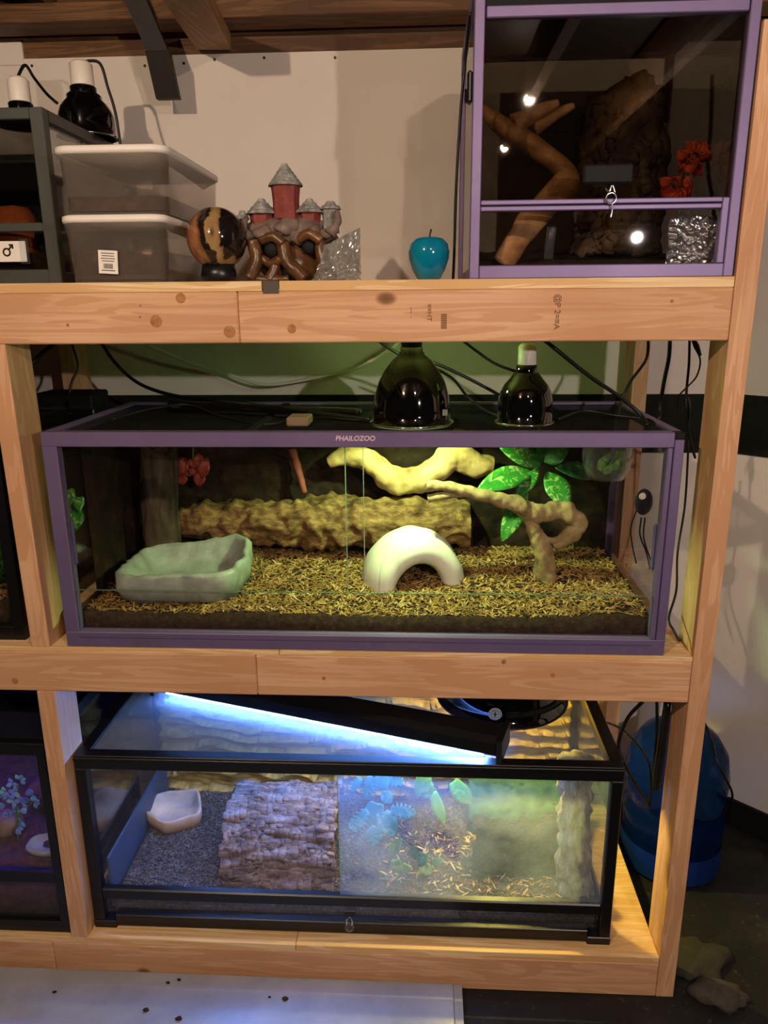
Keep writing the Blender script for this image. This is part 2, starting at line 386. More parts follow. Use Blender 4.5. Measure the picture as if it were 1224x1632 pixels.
# knots: small dark plugs set in the beam faces
m_knot = mottled('knot', [(.3, '#8f5e36'), (.7, '#b98656')], 90, .7)
for px, py, r in ((249, 512, .011), (366, 529, .011), (465, 524, .008), (288, 475, .009), (1071, 480, .003), (516, 1081, .004), (881, 1076, .005), (803, 1055, .005), (24, 1085, .007), (108, 518, .003), (223, 505, .002), (224, 487, .002)):
    p = at(px, py, 0); MB().lathe([(0, .0006), (r*.7, .0007), (r, .0003), (r, -.001)], (p.x, 0, p.z), 16, 'y').build('knot', m_knot, beam_at(p))

# ================================================================== MIDDLE TERRARIUM (purple frame)
m_soil = mottled('dark_soil', [(.3, '#1d140d'), (.55, '#33241a'), (.75, '#4b3624')], 90, .85, .2, .8, .004)
m_chip = mottled('bark_chips', [(.25, '#43301a'), (.5, '#80602f'), (.8, '#bf9c5e')], 26, .75, .25, .3, .001)
m_chip2 = mottled('coco_chips', [(.25, '#5a4424'), (.5, '#a88650'), (.8, '#dcc48a')], 22, .75, .25, .3, .001)
m_cork = mottled('cork_bark', [(.25, '#2a1b10'), (.45, '#5e4428'), (.62, '#8a6a42'), (.8, '#b59364')], 24, .8, .2, 1, .006, (1, 2.2, 2.2))
m_corkd = mottled('dark_cork', [(.3, '#140d08'), (.55, '#2a1c11'), (.8, '#49331f')], 22, .85, .2, 1, .006)
m_stoneg = mottled('grey_stoneware', [(.3, '#70766c'), (.55, '#8b9086'), (.8, '#a2a79b')], 22, .42, .4, .35, .004)
m_hide = mottled('pale_ceramic', [(.3, '#c9c6b8'), (.7, '#e2dfd2')], 9, .5, .4, .1, .002)
m_gold = mottled('sandblasted_grapevine', [(.25, '#7a5a34'), (.5, '#ab875a'), (.75, '#c8a880')], 22, .7, .25, .5, .003)
m_drift = mottled('driftwood', [(.25, '#4a3a26'), (.5, '#86704e'), (.8, '#b09a70')], 26, .75, .2, .6, .003)
def leafmat(name, a, b, vein, sc=60, rough=.4):
    t = NT(name); v = t.coords((1, 1, 1)); nz = t.noise(v, sc, 3, .5, 1.5); n2 = t.noise(v, sc*.3, 2)
    c = t.mix(t.ramp(n2, [(.3, (0, 0, 0, 1)), (.7, (1, 1, 1, 1))]), a, b); c = t.mix(t.ramp(nz, [(.52, (0, 0, 0, 1)), (.64, (1, 1, 1, 1))]), c, vein)
    p = t.bsdf(c, rough, .4); tr = t.n('ShaderNodeBsdfTranslucent'); t.l(c, tr.inputs[0]); mx = t.n('ShaderNodeMixShader'); mx.inputs[0].default_value = .3
    t.l(p, mx.inputs[1]); t.l(tr.outputs[0], mx.inputs[2]); return t.done(mx.outputs[0])
m_leaf = leafmat('variegated_leaf', '#2f7a2a', '#3f9433', '#a9c878')
m_leafd = leafmat('dark_leaf', '#1f4a20', '#2c6228', '#3f7a38')
m_stem = plain('plant_stem', '#4d6b32', .6)

X0, X1, Y0, Y1, Z0, Z1 = -1.252, -.056, .004, .464, PM, 1.2755
tk = thing('terrarium', 'long purple-framed terrarium with sliding glass doors on the middle shelf', 'terrarium', ((X0+X1)/2, Y0, Z0))
def bar(a, b, mat=m_purple, parent=tk, name='frame_bar', bevel=.0015): return B(name, a, b, mat, parent, bevel)
SW = .0285
topbar = bar((X0, Y0, Z1-.028), (X1-.018, Y0+.025, Z1)); bar((X1-.018, Y0, Z1-.012), (X1, Y0+.025, Z1-.0005), m_blackm, tk, 'corner_cap')
bar((X0, Y0, Z0), (X1, Y0+.025, Z0+.033)); bar((X0+SW, Y0-.002, Z0+.0215), (X1-SW, Y0, Z0+.024), m_purpled, tk, 'door_track', .0004)
bar((X0, Y0, Z0+.033), (X0+SW, Y0+.025, Z1-.028)); bar((X1-SW, Y0+.002, Z0+.033), (X1-.0185, Y0+.025, Z1-.028)); bar((X1-.0175, Y0, Z0+.033), (X1, Y0+.025, Z1-.013))
for x in (X0, X1-.02): bar((x, Y1-.02, Z0), (x+.02, Y1, Z1)); bar((x, Y0+.025, Z0), (x+.02, Y1-.02, Z0+.02)); bar((x, Y0+.025, Z1-.02), (x+.02, Y1-.02, Z1))
bar((X0+.02, Y1-.02, Z0), (X1-.02, Y1, Z0+.02)); bar((X0+.02, Y1-.02, Z1-.02), (X1-.02, Y1, Z1))
B('floor_panel', (X0+.02, Y0+.025, Z0+.002), (X1-.02, Y1-.02, Z0+.008), m_blackm, tk)
pL, pR = at(580, 850, .012).x, at(553, 850, .018).x
zs = .956
B('pane', (X0+SW, Y0+.006, Z0+.033), (X1-SW, Y0+.010, zs), m_glass, tk, 0)
paneL = B('pane', (X0+SW, Y0+.006, zs+.001), (pL, Y0+.010, Z1-.028), m_glass, tk, 0); paneR = B('pane', (pR, Y0+.013, zs+.001), (X1-SW, Y0+.017, Z1-.028), m_glass, tk, 0)
B('pane_edge', (pL, Y0+.006, zs), (pL+.0008, Y0+.010, Z1-.028), m_glass_edge, tk, 0); B('pane_edge', (pR-.0014, Y0+.013, zs), (pR, Y0+.017, Z1-.028), m_glass_edge, tk, 0)
B('pane_edge', (X0+SW, Y0+.006, zs-.0006), (X1-SW, Y0+.010, zs+.0002), plain('strip_edge', '#56705a', .3), tk, 0)
B('pane', (X0+.006, Y0+.025, Z0+.02), (X0+.010, Y1-.02, Z1-.02), m_glass, tk, 0); B('pane', (X1-.010, Y0+.025, Z0+.02), (X1-.006, Y1-.02, Z1-.02), m_glass, tk, 0)
B('pane', (X0+.02, Y1-.010, Z0+.02), (X1-.02, Y1-.006, Z1-.02), m_glass, tk, 0)
def pull(px, py, par):
    p = at(px, py, Y0+.02); B('door_pull', (p.x-.009, Y0+.018, p.z-.045), (p.x+.009, Y0+.026, p.z+.045), m_purpled, par, .003)
pull(1047, 872, paneR); pull(113, 866, paneL)
p = at(566, 699, Y0); text('logo', 'PHAILOZOO', (p.x, Y0-.0003, p.z), .0128, FRONT, plain('logo_pink', '#d9b8c8', .5), topbar, .0002, .15, .0003)
# lid: dark screen in a thin frame
m_screen = NT('lid_screen'); tr = m_screen.n('ShaderNodeBsdfTransparent'); df = m_screen.n('ShaderNodeBsdfDiffuse'); df.inputs[0].default_value = (.02, .022, .02, 1)
mx = m_screen.n('ShaderNodeMixShader'); mx.inputs[0].default_value = .42; m_screen.l(tr.outputs[0], mx.inputs[1]); m_screen.l(df.outputs[0], mx.inputs[2]); m_screen = m_screen.done(mx.outputs[0])
B('lid_screen', (X0+.02, Y0+.025, Z1-.0065), (X1-.02, Y1-.02, Z1-.005), m_screen, tk, 0)
for x in (-.86,): B('lid_bar', (x-.008, Y0+.025, Z1-.008), (x+.008, Y1-.02, Z1-.001), m_blackm, tk)
# dark cork background against the back glass, left and middle only
bx1 = at(968, 800, .44).x
bg = MB().grid(lambda u, v: (lerp(X0+.022, bx1, u), .449-.010-.012*noise.noise(Vector((u*16, v*9, 3)))-.008*noise.noise(Vector((u*40, v*22, 7))), lerp(Z0+.03, Z1-.022, v)), 90, 40)
g = bg.build('background_panel', m_corkd, tk, True); g.modifiers.new('thickness', 'SOLIDIFY').thickness = -.006

B('dark_side_sheet', (X0+.011, .14, Z0+.02), (X0+.013, Y1-.021, Z1-.02), m_corkd, tk, 0)  # added dark sheet that darkens the left end of the tank
# substrate
def zsub(x, y):
    u = (y-.02)/.42
    z = .897+.018*u+.006*noise.noise(Vector((x*7, y*9, 0)))+.003*noise.noise(Vector((x*30, y*30, 5)))
    z += .022*math.exp(-(((x+.28)/.10)**2+((y-.28)/.10)**2)) + .02*math.exp(-(((x+.14)/.06)**2+((y-.10)/.07)**2))
    return z
def bed(name, x0, x1, y0, y1, zb, zf, mat, nx, ny, parent=None):
    mb = MB().grid(lambda u, v: (lerp(x0, x1, u), lerp(y0, y1, v), zf(lerp(x0, x1, u), lerp(y0, y1, v))), nx, ny)
    W_ = nx+1
    edge = [i for i in range(W_)]+[j*W_+nx for j in range(1, ny+1)]+[ny*W_+i for i in range(nx-1, -1, -1)]+[j*W_ for j in range(ny-1, 0, -1)]
    b0 = len(mb.v); mb.v += [(mb.v[i][0], mb.v[i][1], zb) for i in edge]; n = len(edge)
    mb.f += [(edge[k], b0+k, b0+(k+1) % n, edge[(k+1) % n]) for k in range(n)] + [tuple(b0+k for k in range(n-1, -1, -1))]
    return mb.build(name, mat, parent, True)
sb = bed('substrate', X0+.022, X1-.022, Y0+.027, .436, Z0+.008, zsub, m_soil, 150, 60)
tag(sb, 'brown bark chip bedding on the floor of the purple-framed terrarium', 'bedding', kind='stuff')
o = chips(9000, (X0+.03, X1-.03, Y0+.034, .43), zsub, .006, .022, .005).build('bark_chips', m_chip, sb); o['kind'] = 'stuff'
o = chips(3500, (-.98, X1-.03, Y0+.034, .43), zsub, .007, .024, .0045).build('pale_chips', m_chip2, sb); o['kind'] = 'stuff'

# water bowl: rock-sided rectangular dish
def dish(name, cx, cy, z0, ax, ay, h, mat, label, rotz=0, power=4, rimw=.1, lift=None, cat='bowl', floor_mat=None, amp=.05, seed=0, poly=None):
    seg = 64; prof = [(0, 0), (.80, 0), (.95, .12), (1.03, .55), (1.04, .9), (1.0, 1.0), (1-rimw*.6, 1.0), (1-rimw, .9), (.84-rimw, .5), (.70-rimw, .30), (.35, .26), (0, .25)]
    mb = MB(); vs = []; n = len(prof); R = Matrix.Rotation(rotz, 3, 'Z')
    for k in range(seg):
        a = 2*PI*k/seg; c, s = math.cos(a), math.sin(a); q = (abs(c)**power+abs(s)**power)**(-1/power)
        if poly: q = sum((max(0, c*math.cos(pa)+s*math.sin(pa))/pd)**9 for pa, pd in poly)**(-1/9)
        for i, (r, z) in enumerate(prof):
            lf = lift(c*q, s*q) if lift else 1; rough_ = amp*.9*abs(noise.noise(Vector((c*6+seed, s*6, z*2.5)))) if 1 < i < 8 and amp > .06 else 0
            w = 1+(amp*noise.noise(Vector((c*2.6+seed, s*2.6, z*1.6))) if 0 < i < n-1 else 0)+rough_; zz = z*h*(1+(lf-1)*min(1, max(0, (z-.25)/.7)))
            if i in (4, 5, 6): zz += h*.10*noise.noise(Vector((c*5+seed, s*5, 3)))
            vs.append(Vector((cx, cy, z0))+R @ Vector((c*q*r*w*ax, s*q*r*w*ay, zz)))
    mb.add(vs, [(k*n+i, ((k+1) % seg)*n+i, ((k+1) % seg)*n+i+1, k*n+i+1) for k in range(seg) for i in range(n-1)])
    return tag(mb.build(name, mat, None, True), label, cat)
zb = zsub(-1.05, .12)-.004
dish('water_bowl', -1.05, .185, zb, .128, .112, .074, m_stoneg, 'grey-green rectangular rock water dish on bark bedding, left end of the purple-framed terrarium', .03, 5, .09, lambda c, s: 1+.35*max(0, c)*max(0, s)-.12*max(0, -c), seed=3, amp=.09)
# cave hide: half shell with an arched mouth
prof = [(-.050, .056), (-.064, .062), (-.074, .076), (-.070, .092), (-.050, .108), (-.010, .117), (.035, .110), (.068, .088), (.086, .050), (.092, .0), (.078, 0), (.060, .060), (.0, .085), (-.040, .060)]
hd = MB(); seg = 36; n = len(prof); vs = []; R = Matrix.Rotation(.34, 3, 'Z'); c0 = Vector((-.553, .235, zsub(-.553, .2)-.012))
for k in range(seg+1):
    a = PI*(k/seg)
    for y, r in prof:
        cx = .012 if r < .085 and y < .0 else 0
        q = Vector((-math.cos(a)*r+cx*0, y, math.sin(a)*r*1.16)); q *= 1+.03*noise.noise(q*22)
        vs.append(c0+R @ q)
hd.add(vs, [(k*n+i, k*n+(i+1) % n, (k+1)*n+(i+1) % n, (k+1)*n+i) for k in range(seg) for i in range(n)])
tag(hd.build('cave_hide', m_hide, None, True), 'white domed ceramic cave hide with an arched doorway on the bark bedding', 'hide')
# cork log lying along the back
lg = MB(); pth = [at(292, 828, .38), at(380, 832, .375), at(470, 832, .37), at(560, 833, .37), at(650, 832, .37), at(748, 830, .375)]
lg.tube(pth, [.038, .052, .058, .062, .058, .050], 64, 32, .34, 24, seed=2, ridge=.07)
for v in range(len(lg.v)): lg.v[v] = (lg.v[v][0], min(lg.v[v][1], .425), lg.v[v][2])
tag(lg.build('cork_log', m_cork, None, True), 'rough horizontal cork bark log lying at the back of the bark bedding', 'log')
# golden branch across the top
br = MB(); br.tube([at(524, 738, .375), at(556, 726, .375), at(590, 735, .37), at(622, 762, .36), at(655, 768, .36), at(690, 752, .36), at(722, 728, .365), at(752, 738, .37), at(787, 742, .37)], [.014, .024, .027, .031, .032, .031, .034, .032, .020], 32, 14, .24, 26, seed=5)
br.tube([at(722, 728, .365), at(730, 705, .375), at(735, 690, .39)], [.026, .022, .018], 20, 10, .15, 30)
tag(br.build('grapevine_branch', m_gold, None, True), 'thick golden twisted branch wedged high under the terrarium lid', 'branch')
# driftwood with a loop
dw = MB(); dw.tube([at(680, 775, .20), at(722, 777, .20), at(770, 790, .20), at(815, 800, .205), at(850, 818, .21), at(890, 815, .22), at(918, 830, .225), at(905, 855, .225), at(880, 868, .22)], [.011, .012, .013, .018, .021, .021, .022, .018, .010], 24, 14, .34, 40, seed=1)
dw.tube([at(682, 795, .20), at(710, 790, .20), at(745, 788, .20)], [.010, .008, .005], 14, 8, .25, 40)
bse = at(872, 910, .21); bse.z = zsub(bse.x, .21)-.006
dw.tube([at(838, 812, .21), at(848, 838, .21), at(862, 868, .21), bse], [.020, .014, .018, .026], 24, 14, .34, 40, seed=4)
dw.tube([at(858, 852, .21), at(880, 862, .215), at(905, 852, .225)], [.008, .007, .009], 14, 8, .2, 40)
tag(dw.build('driftwood_branch', m_drift, None, True), 'gnarled driftwood branch standing on the bedding with a pale forked arm', 'branch')
# broad-leaved plant hanging at the right
pl = thing('broad_leaf_plant', 'artificial plant with broad variegated green leaves behind the driftwood', 'plant', at(850, 745, .33))
root = at(862, 735, .34)
for bpx, tip, Yt, w, kd, mt in (((850, 752), (762, 778), .24, .055, 'oval', 0), ((862, 740), (800, 712), .27, .06, 'oval', 0), ((870, 752), (905, 808), .25, .055, 'oval', 0), ((840, 780), (800, 862), .26, .045, 'oval', 0), ((866, 735), (905, 716), .29, .05, 'oval', 1), ((858, 748), (822, 792), .27, .035, 'oval', 0), ((870, 735), (850, 700), .32, .05, 'oval', 1), ((885, 745), (952, 758), .33, .045, 'oval', 1)):
    b_, t_ = at(*bpx, .31), at(*tip, Yt); solid(leaf(MB(), b_, t_, (0, -.8, .6), w, kd, .12, 14).build('leaf', m_leaf if not mt else m_leafd, pl, True))
MB().tube([root+Vector((0, .08, .12)), root+Vector((0, .04, .05)), root, at(850, 752, .31), at(840, 780, .31)], .003, 8, 6).build('stem', m_stem, pl, True)
# upright cork tube at the left, red silk plant behind, a reddish stick, loose leaves on the left wall
tb = MB(); c0 = at(258, 880, .33); zt = 1.185
seg = 40; vs = []; rows = 40
for j in range(rows+1):
    for k in range(seg):
        a = 2*PI*k/seg; z = lerp(zsub(c0.x, .33)-.006, zt+.012*math.sin(a*2), j/rows); r = .036*(1+.16*noise.noise(Vector((math.cos(a)*2, math.sin(a)*2, z*16)))+.05*math.sin(a*8))
        vs.append((c0.x+r*math.cos(a)+.012*(j/rows), .335+r*math.sin(a), z))
tb.add(vs, [(j*seg+k, j*seg+(k+1) % seg, (j+1)*seg+(k+1) % seg, (j+1)*seg+k) for j in range(rows) for k in range(seg)])
ct = tb.build('cork_tube', mottled('grey_brown_bark', [(.3, '#241c15'), (.6, '#4a3d30'), (.8, '#6f6252')], 20, .8, .2, .8, .005, (2, 2, .6)), None, True); solid(ct, -.006)
tag(ct, 'dark upright cork bark tube standing behind the grey-green water dish', 'cork tube')
rp = thing('red_silk_plant', 'reddish orange artificial plant hanging behind the upright cork tube', 'plant', at(305, 760, .38))
mred = leafmat('red_silk', '#9c3a2c', '#b0503a', '#7a2a20')
for k in range(12):
    c_ = at(random.uniform(288, 332), random.uniform(722, 765), random.uniform(.36, .39)); solid(leaf(MB(), c_, c_+Vector((random.uniform(-.02, .02), -.01, random.uniform(-.05, -.02))), (0, -1, .2), .03, 'oval', .2, 6).build('leaf', mred, rp, True))
MB().tube([at(308, 708, .40), at(308, 740, .39), at(312, 770, .385)], .0025, 6).build('stem', m_stem, rp, True)
tag(MB().tube([at(466, 716, .41), at(474, 745, .40), at(486, 786, .385)], [.009, .010, .007], 14, 8, .2, 40).build('red_stick', plain('red_brown_stick', '#8a4034', .7, var='#6a2c24', scale=40), None, True), 'reddish brown stick leaning above the horizontal cork log', 'stick')
vp = thing('ivy_sprig', 'small green ivy sprig at the far left end of the purple-framed terrarium', 'plant', at(115, 860, .06))
for (px, py, s_) in ((106, 788, .03), (118, 822, .035), (110, 840, .025), (124, 800, .022)):
    c_ = at(px, py, .07); solid(leaf(MB(), c_+Vector((0, .01, .008)), c_+Vector((.006, -.012, -s_*.8)), (.2, -1, .3), s_, 'heart', .1, 8).build('leaf', m_leaf, vp, True))
e = at(112, 905, .08); MB().tube([(e.x, .08, zsub(e.x, .08)-.005), at(114, 870, .08), at(112, 820, .082), at(112, 782, .082)], .002, 6).build('stem', m_stem, vp, True)
# clear jar of greens hung in the right top corner, gauge with wire
jr = thing('hanging_jar', 'clear plastic cup of green sprigs hung in the top right corner of the purple-framed terrarium', 'cup', at(965, 760, .22))
c0 = at(965, 763, .22); r_ = .05
MB().lathe([(0, 0), (r_*.75, .002), (r_, .03), (r_*1.05, .075), (r_*1.0, .075), (r_*.95, .032), (r_*.7, .005), (0, .004)], c0, 32).build('cup', m_clear, jr, True)
for k in range(9):
    a = random.uniform(0, 6.28); b_ = c0+Vector((.025*math.cos(a), .025*math.sin(a), random.uniform(.01, .03))); solid(leaf(MB(), b_, b_+Vector((random.uniform(-.02, .02), -.012, random.uniform(.015, .04))), (0, -1, .3), .018, 'oval', .1, 6).build('leaf', leafmat('lime_sprig%d' % k, '#5f9a35', '#8fc04a', '#b8d878') if k == 0 else D.materials['lime_sprig0'], jr, True))
gx = at(1026, 800, .12); gg = thing('probe_thermometer', 'small dark dial thermometer with wires near the right end of the purple-framed terrarium', 'thermometer', gx)
MB().sphere(gx, .021, 24, 14, (.85, .5, 1.3)).build('body', plain('dark_purple_plastic', '#231c2c', .35), gg, True)
MB().lathe([(0, .0), (.006, 0), (.007, -.002)], gx+Vector((-.006, -.011, .014)), 16, 'y').build('dial', m_white, gg)
for a_, b_ in (((1022, 825), (1030, 880)), ((1028, 825), (1036, 890)), ((1015, 812), (1008, 870))):
    q = at(*b_, .13); MB().tube([at(*a_, .12), at((a_[0]+b_[0])/2-6, (a_[1]+b_[1])/2, .125), q, at(b_[0]+6, b_[1]+28, .12)], .0016, 6).build('wire', m_cable, gg, True)

# ================================================================== LAMPS ON THE MIDDLE TERRARIUM
def dome_lamp(name, label, c, r, h, neck, socket=None, light=None, badge=False, group=None, bulb='#ffffff', vent=None, slots=0, lz=.038, rounded=False):
    c = Vector(c); t_ = thing(name, label, 'lamp', c, group); th = .0016
    out = [(r*1.08, .0), (r*1.08, .003), (r, .006), (r, h*.18), (r*.96, h*.36), (r*.86, h*.54), (r*.70, h*.70), (r*.50, h*.83), (neck*1.05, h*.92), (neck, h)]
    if rounded: out = [(r*1.08, .0), (r*1.08, .003), (r, .006), (r*1.01, h*.30), (r*.99, h*.48), (r*.92, h*.63), (r*.80, h*.76), (r*.62, h*.87), (neck*1.25, h*.95), (neck*1.1, h)]
    inn = [(max(a-th, .002), b-th*.4) for a, b in reversed(out)]
    MB().lathe(out+[(neck*.4, h+.001)]+[(neck*.4, h-th)]+inn[1:-2]+[(r-th, .0), (r*1.08, 0)], c, 48).build('dome', m_gloss, t_, True)
    MB().lathe([(r*1.08, .0005), (r*1.10, .002), (r*1.08, .0042), (r*1.06, .0036)], c, 48).build('rim', m_chrome if not badge else m_black, t_, True)
    s0 = h
    MB().lathe([(neck*.92, s0-.002), (neck*.95, s0+.012), (neck*.8, s0+.016), (0, s0+.016)], c, 28).build('collar', m_gloss if socket else m_black, t_, True)
    if socket:
        MB().lathe([(neck*.78, s0+.012), (neck*.82, s0+socket*.3), (neck*.80, s0+socket), (neck*.55, s0+socket+.006), (0, s0+socket+.007)], c, 28).build('socket', m_ceram, t_, True)
    if slots:
        for k in range(slots):
            a = 2*PI*k/slots; d_ = Vector((math.cos(a), math.sin(a), 0)); p = c+d_*neck*1.0+Vector((0, 0, h-.012))
            MB().sphere(p, .0032, 10, 6).build('vent_hole', m_black, t_, True)
    if light:
        pw, colr = light
        bm_ = emit(name+'_bulb_glow', bulb, 12); b_ = MB().sphere(c+Vector((0, 0, max(h*.60, lz+.034))), min(.022, r*.33), 20, 12, (1, 1, 1.25)).build('bulb', bm_, t_, True)
        point('bulb_light', c+Vector((0, 0, lz)), pw, colr, .012, t_)
    return t_
LZ = Z1-.0045
d1 = dome_lamp('dome_lamp', 'large glossy black dome lamp, lit, on the lid of the purple-framed terrarium', (-.553, .152, LZ), .078, .150, .022, None, (46, (.66, 1.0, .40)), bulb='#d8ffb0', slots=6)
B('sticker', (-.492, .152-.054, LZ+.022), (-.482, .152-.0535, LZ+.034), plain('grey_sticker', '#6f6f6a', .6), d1, 0)
point('vent_light', Vector((-.553, .152+.034, LZ+.150)), 1.2, (.55, 1.0, .30), .01, d1)
d2 = dome_lamp('dome_lamp', 'smaller black dome lamp with a white ceramic socket right of the lit dome', (-.326, .152, LZ), .054, .100, .022, .050, rounded=True)

# ================================================================== CABLES BEHIND AND ABOVE THE MIDDLE TERRARIUM
cw = cable('power_cable', 'long white cable drooping along the wall above the purple-framed terrarium', [at(232, 549, .60), at(300, 577, .62), at(352, 592, .64), at(420, 613, .62), at(500, 603, .60), at(560, 590, .55), at(624, 556, .50), at(640, 535, .48)], .0042, m_cablew)
cable('power_cable', 'thick black cable curving down from the top beam onto the terrarium lid, left side', [at(158, 540, .40), at(185, 580, .40), at(225, 613, .38), at(285, 632, .34), at(360, 640, .28), at(430, 655, .2)[:] if False else at(430, 648, .25), at(520, 660, .18), at(590, 668, .14)], .0042)
cable('power_cable', 'thin black cable hanging straight down at the far left above the lid', [at(112, 540, .35), at(124, 583, .36), at(114, 610, .35), at(109, 640, .33), at(112, 660, .25)], .003)
cable('power_cable', 'black cable slanting into the upper left corner under the top beam', [at(95, 541, .30), at(68, 562, .28), at(50, 580, .26), at(25, 600, .24)], .0045)
cable('power_cable', 'black cable running from the top beam past the large dome to the smaller dome', [at(600, 541, .26), at(640, 566, .25), at(690, 578, .24), at(740, 600, .24), at(800, 632, .25), at(835, 655, .28)], .0035)
cable('power_cable', 'black cable falling from the large dome neck to the lid behind it', [at(690, 585, .22), at(722, 604, .24), at(745, 632, .26), at(775, 655, .26), at(800, 664, .25)], .003)
cable('power_cable', 'black cable dropping from the beam to the smaller dome socket', [at(735, 541, .20), at(760, 560, .20), at(790, 580, .195), at(822, 592, .19)], .003)
cable('power_cable', 'thick black cable descending to the right across the smaller dome', [at(862, 538, .10), at(890, 560, .10), at(940, 600, .12), at(990, 634, .14), at(1020, 660, .14), at(1032, 678, .11)], .004)
cable('power_cable', 'black cable hanging beside the rear post above the right lid corner', [at(1033, 535, .22), at(1030, 572, .23), at(1005, 608, .24), at(990, 640, .24), at(985, 664, .22)], .0032)
cable('power_cable', 'stout black cable hanging straight between the rear post and the right post', [at(1068, 535, .30), at(1066, 570, .30), at(1058, 610, .30), at(1052, 650, .30), at(1050, 680, .30), at(1052, 720, .49)], .0045)
cable('power_cable', 'thin black cable with an inline plug hanging left of the right post', [at(1099, 535, .22), at(1098, 580, .22), at(1094, 625, .22), at(1094, 660, .22), at(1100, 700, .24), at(1108, 730, .26)], .0028)
o = MB().tube([at(1094, 634, .2205), at(1095, 650, .2205), at(1096, 672, .22)], [.005, .008, .005], 12).build('inline_plug', m_black, None, True); tag(o, 'slim black inline plug on the cable hanging left of the right post', 'plug')
cable('power_cable', 'thin looping black wire beside the cable with the inline plug', [at(1108, 552, .18), at(1116, 575, .18), at(1110, 600, .18), at(1094, 618, .185), at(1082, 632, .20), at(1080, 655, .21)], .0018)
tag(MB().tube([at(1105, 541, .18), at(1110, 552, .18), at(1116, 567, .18)], [.004, .006, .003], 10).build('cable_plug', m_black, None, True), 'small black barrel plug tucked under the right end of the top beam', 'plug')
cable('power_cable', 'brown cable running flat over the lid screen at the left', [at(180, 668, .15), at(240, 652, .22), at(300, 645, .28), at(350, 662, .20), at(420, 676, .13), at(480, 665, .18), at(540, 650, .26)], .0022)
cable('power_cable', 'black cable snaking over the right half of the lid', [at(890, 668, .16), at(930, 655, .22), at(980, 662, .19), at(1030, 668, .16), at(1045, 676, .12)], .003)
cable('power_cable', 'black cable running down behind the right end of the purple-framed terrarium', [at(1098, 690, .30), at(1092, 800, .30), at(1080, 880, .28), at(1078, 940, .16), at(1066, 985, .05), at(1074, 1005, .03), at(1083, 1022, .02)], .0025)
# dark junk on the lid: adapter, coiled strip, low box
ad = B('power_strip', at(72, 660, .38)-Vector((.0, .05, 0)), at(160, 634, .38)+Vector((0, .05, 0)), m_blackm, None, .004); tag(ad, 'black box-shaped power strip lying at the left end of the lid', 'power strip')
ad.location.z = LZ+.001
pb = B('adapter', (-.80, .10, LZ), (-.755, .16, LZ+.018), plain('beige_adapter', '#7a6450', .6), None, .003); tag(pb, 'small beige adapter on the lid left of the large dome', 'adapter')
strip_ = MB().tube([(-1.10, .30, LZ+.013), (-.95, .27, LZ+.013), (-.82, .22, LZ+.013), (-.72, .20, LZ+.013), (-.66, .18, LZ+.013)], .012, 10, 8).build('light_tube', m_gloss, None, True); tag(strip_, 'long black light tube lying across the lid left of the large dome', 'light')

# ================================================================== BOTTOM TERRARIUM (black frame)
BX0, BX1, BY0, BY1, BZ0, BZ1 = -1.286, -.103, .032, .515, PBt, .562
bt = thing('terrarium', 'long black-framed terrarium with a small padlock on the bottom shelf', 'terrarium', ((BX0+BX1)/2, BY0, BZ0))
def bb(a, b, mat=m_black, name='frame_bar', bevel=.0015): return B(name, a, b, mat, bt, bevel)
fz = BZ0+.006
for x0 in (BX0, BX1-.05):
    for y0 in (BY0-.002, BY1-.05): bb((x0-.001, y0, BZ0), (x0+.051, y0+.05, fz+.014), m_black, 'foot')
C = .024
for x0 in (BX0, BX1-C):
    for y0 in (BY0, BY1-C): bb((x0, y0, fz+.014), (x0+C, y0+C, BZ1-.034), m_black, 'corner_post')
    bb((x0, BY0+C, BZ1-.034), (x0+C+.004, BY1-C, BZ1)); bb((x0, BY0+C, fz), (x0+C, BY1-C, fz+.03))
bb((BX0, BY0, BZ1-.034), (BX1, BY0+C+.004, BZ1)); bb((BX0, BY0-.003, BZ1-.012), (BX1, BY0, BZ1-.004), m_black, 'rim_lip'); bb((BX0, BY1-C, BZ1-.034), (BX1, BY1, BZ1))
bb((BX0+.05, BY0, fz), (BX1-.05, BY0+C, fz+.03)); bb((BX0+.05, BY1-C, fz), (BX1-.05, BY1, fz+.03))
zr0, zr1 = .184, .213
bb((BX0+C, BY0, zr0), (BX1-C, BY0+C*.8, zr1), m_black, 'door_track', .003)
bb((BX0+C, BY0+C, fz+.004), (BX1-C, BY1-C, fz+.010), m_blackm, 'floor_panel')
mid = at(541, 1330, BY0+.01).x
bb((BX0+C, BY0+.012, zr1-.002), (mid+.02, BY0+.016, BZ1-.034), m_glass, 'pane', 0); bb((mid, BY0+.005, zr1-.002), (BX1-C, BY0+.009, BZ1-.034), m_glass_fog, 'pane', 0)['label'] = 'misted sliding pane'
bb((mid-.0012, BY0+.005, zr1), (mid, BY0+.009, BZ1-.034), m_glass_edge, 'pane_edge', 0)
bb((BX0+C, BY0+.008, fz+.03), (BX1-C, BY0+.012, zr0), m_glass, 'pane', 0)
bb((BX0+.008, BY0+C, fz+.03), (BX0+.012, BY1-C, BZ1-.034), m_glass, 'pane', 0); bb((BX1-.012, BY0+C, fz+.03), (BX1-.008, BY1-C, BZ1-.034), m_glass, 'pane', 0)
bb((BX0+C, BY1-.012, fz+.03), (BX1-C, BY1-.008, BZ1-.034), m_glass, 'pane', 0)
ms = NT('pale_lid_screen'); tr = ms.n('ShaderNodeBsdfTransparent'); df = ms.n('ShaderNodeBsdfDiffuse'); df.inputs[0].default_value = (.30, .33, .38, 1); tl = ms.n('ShaderNodeBsdfTranslucent'); tl.inputs[0].default_value = (.30, .33, .38, 1)
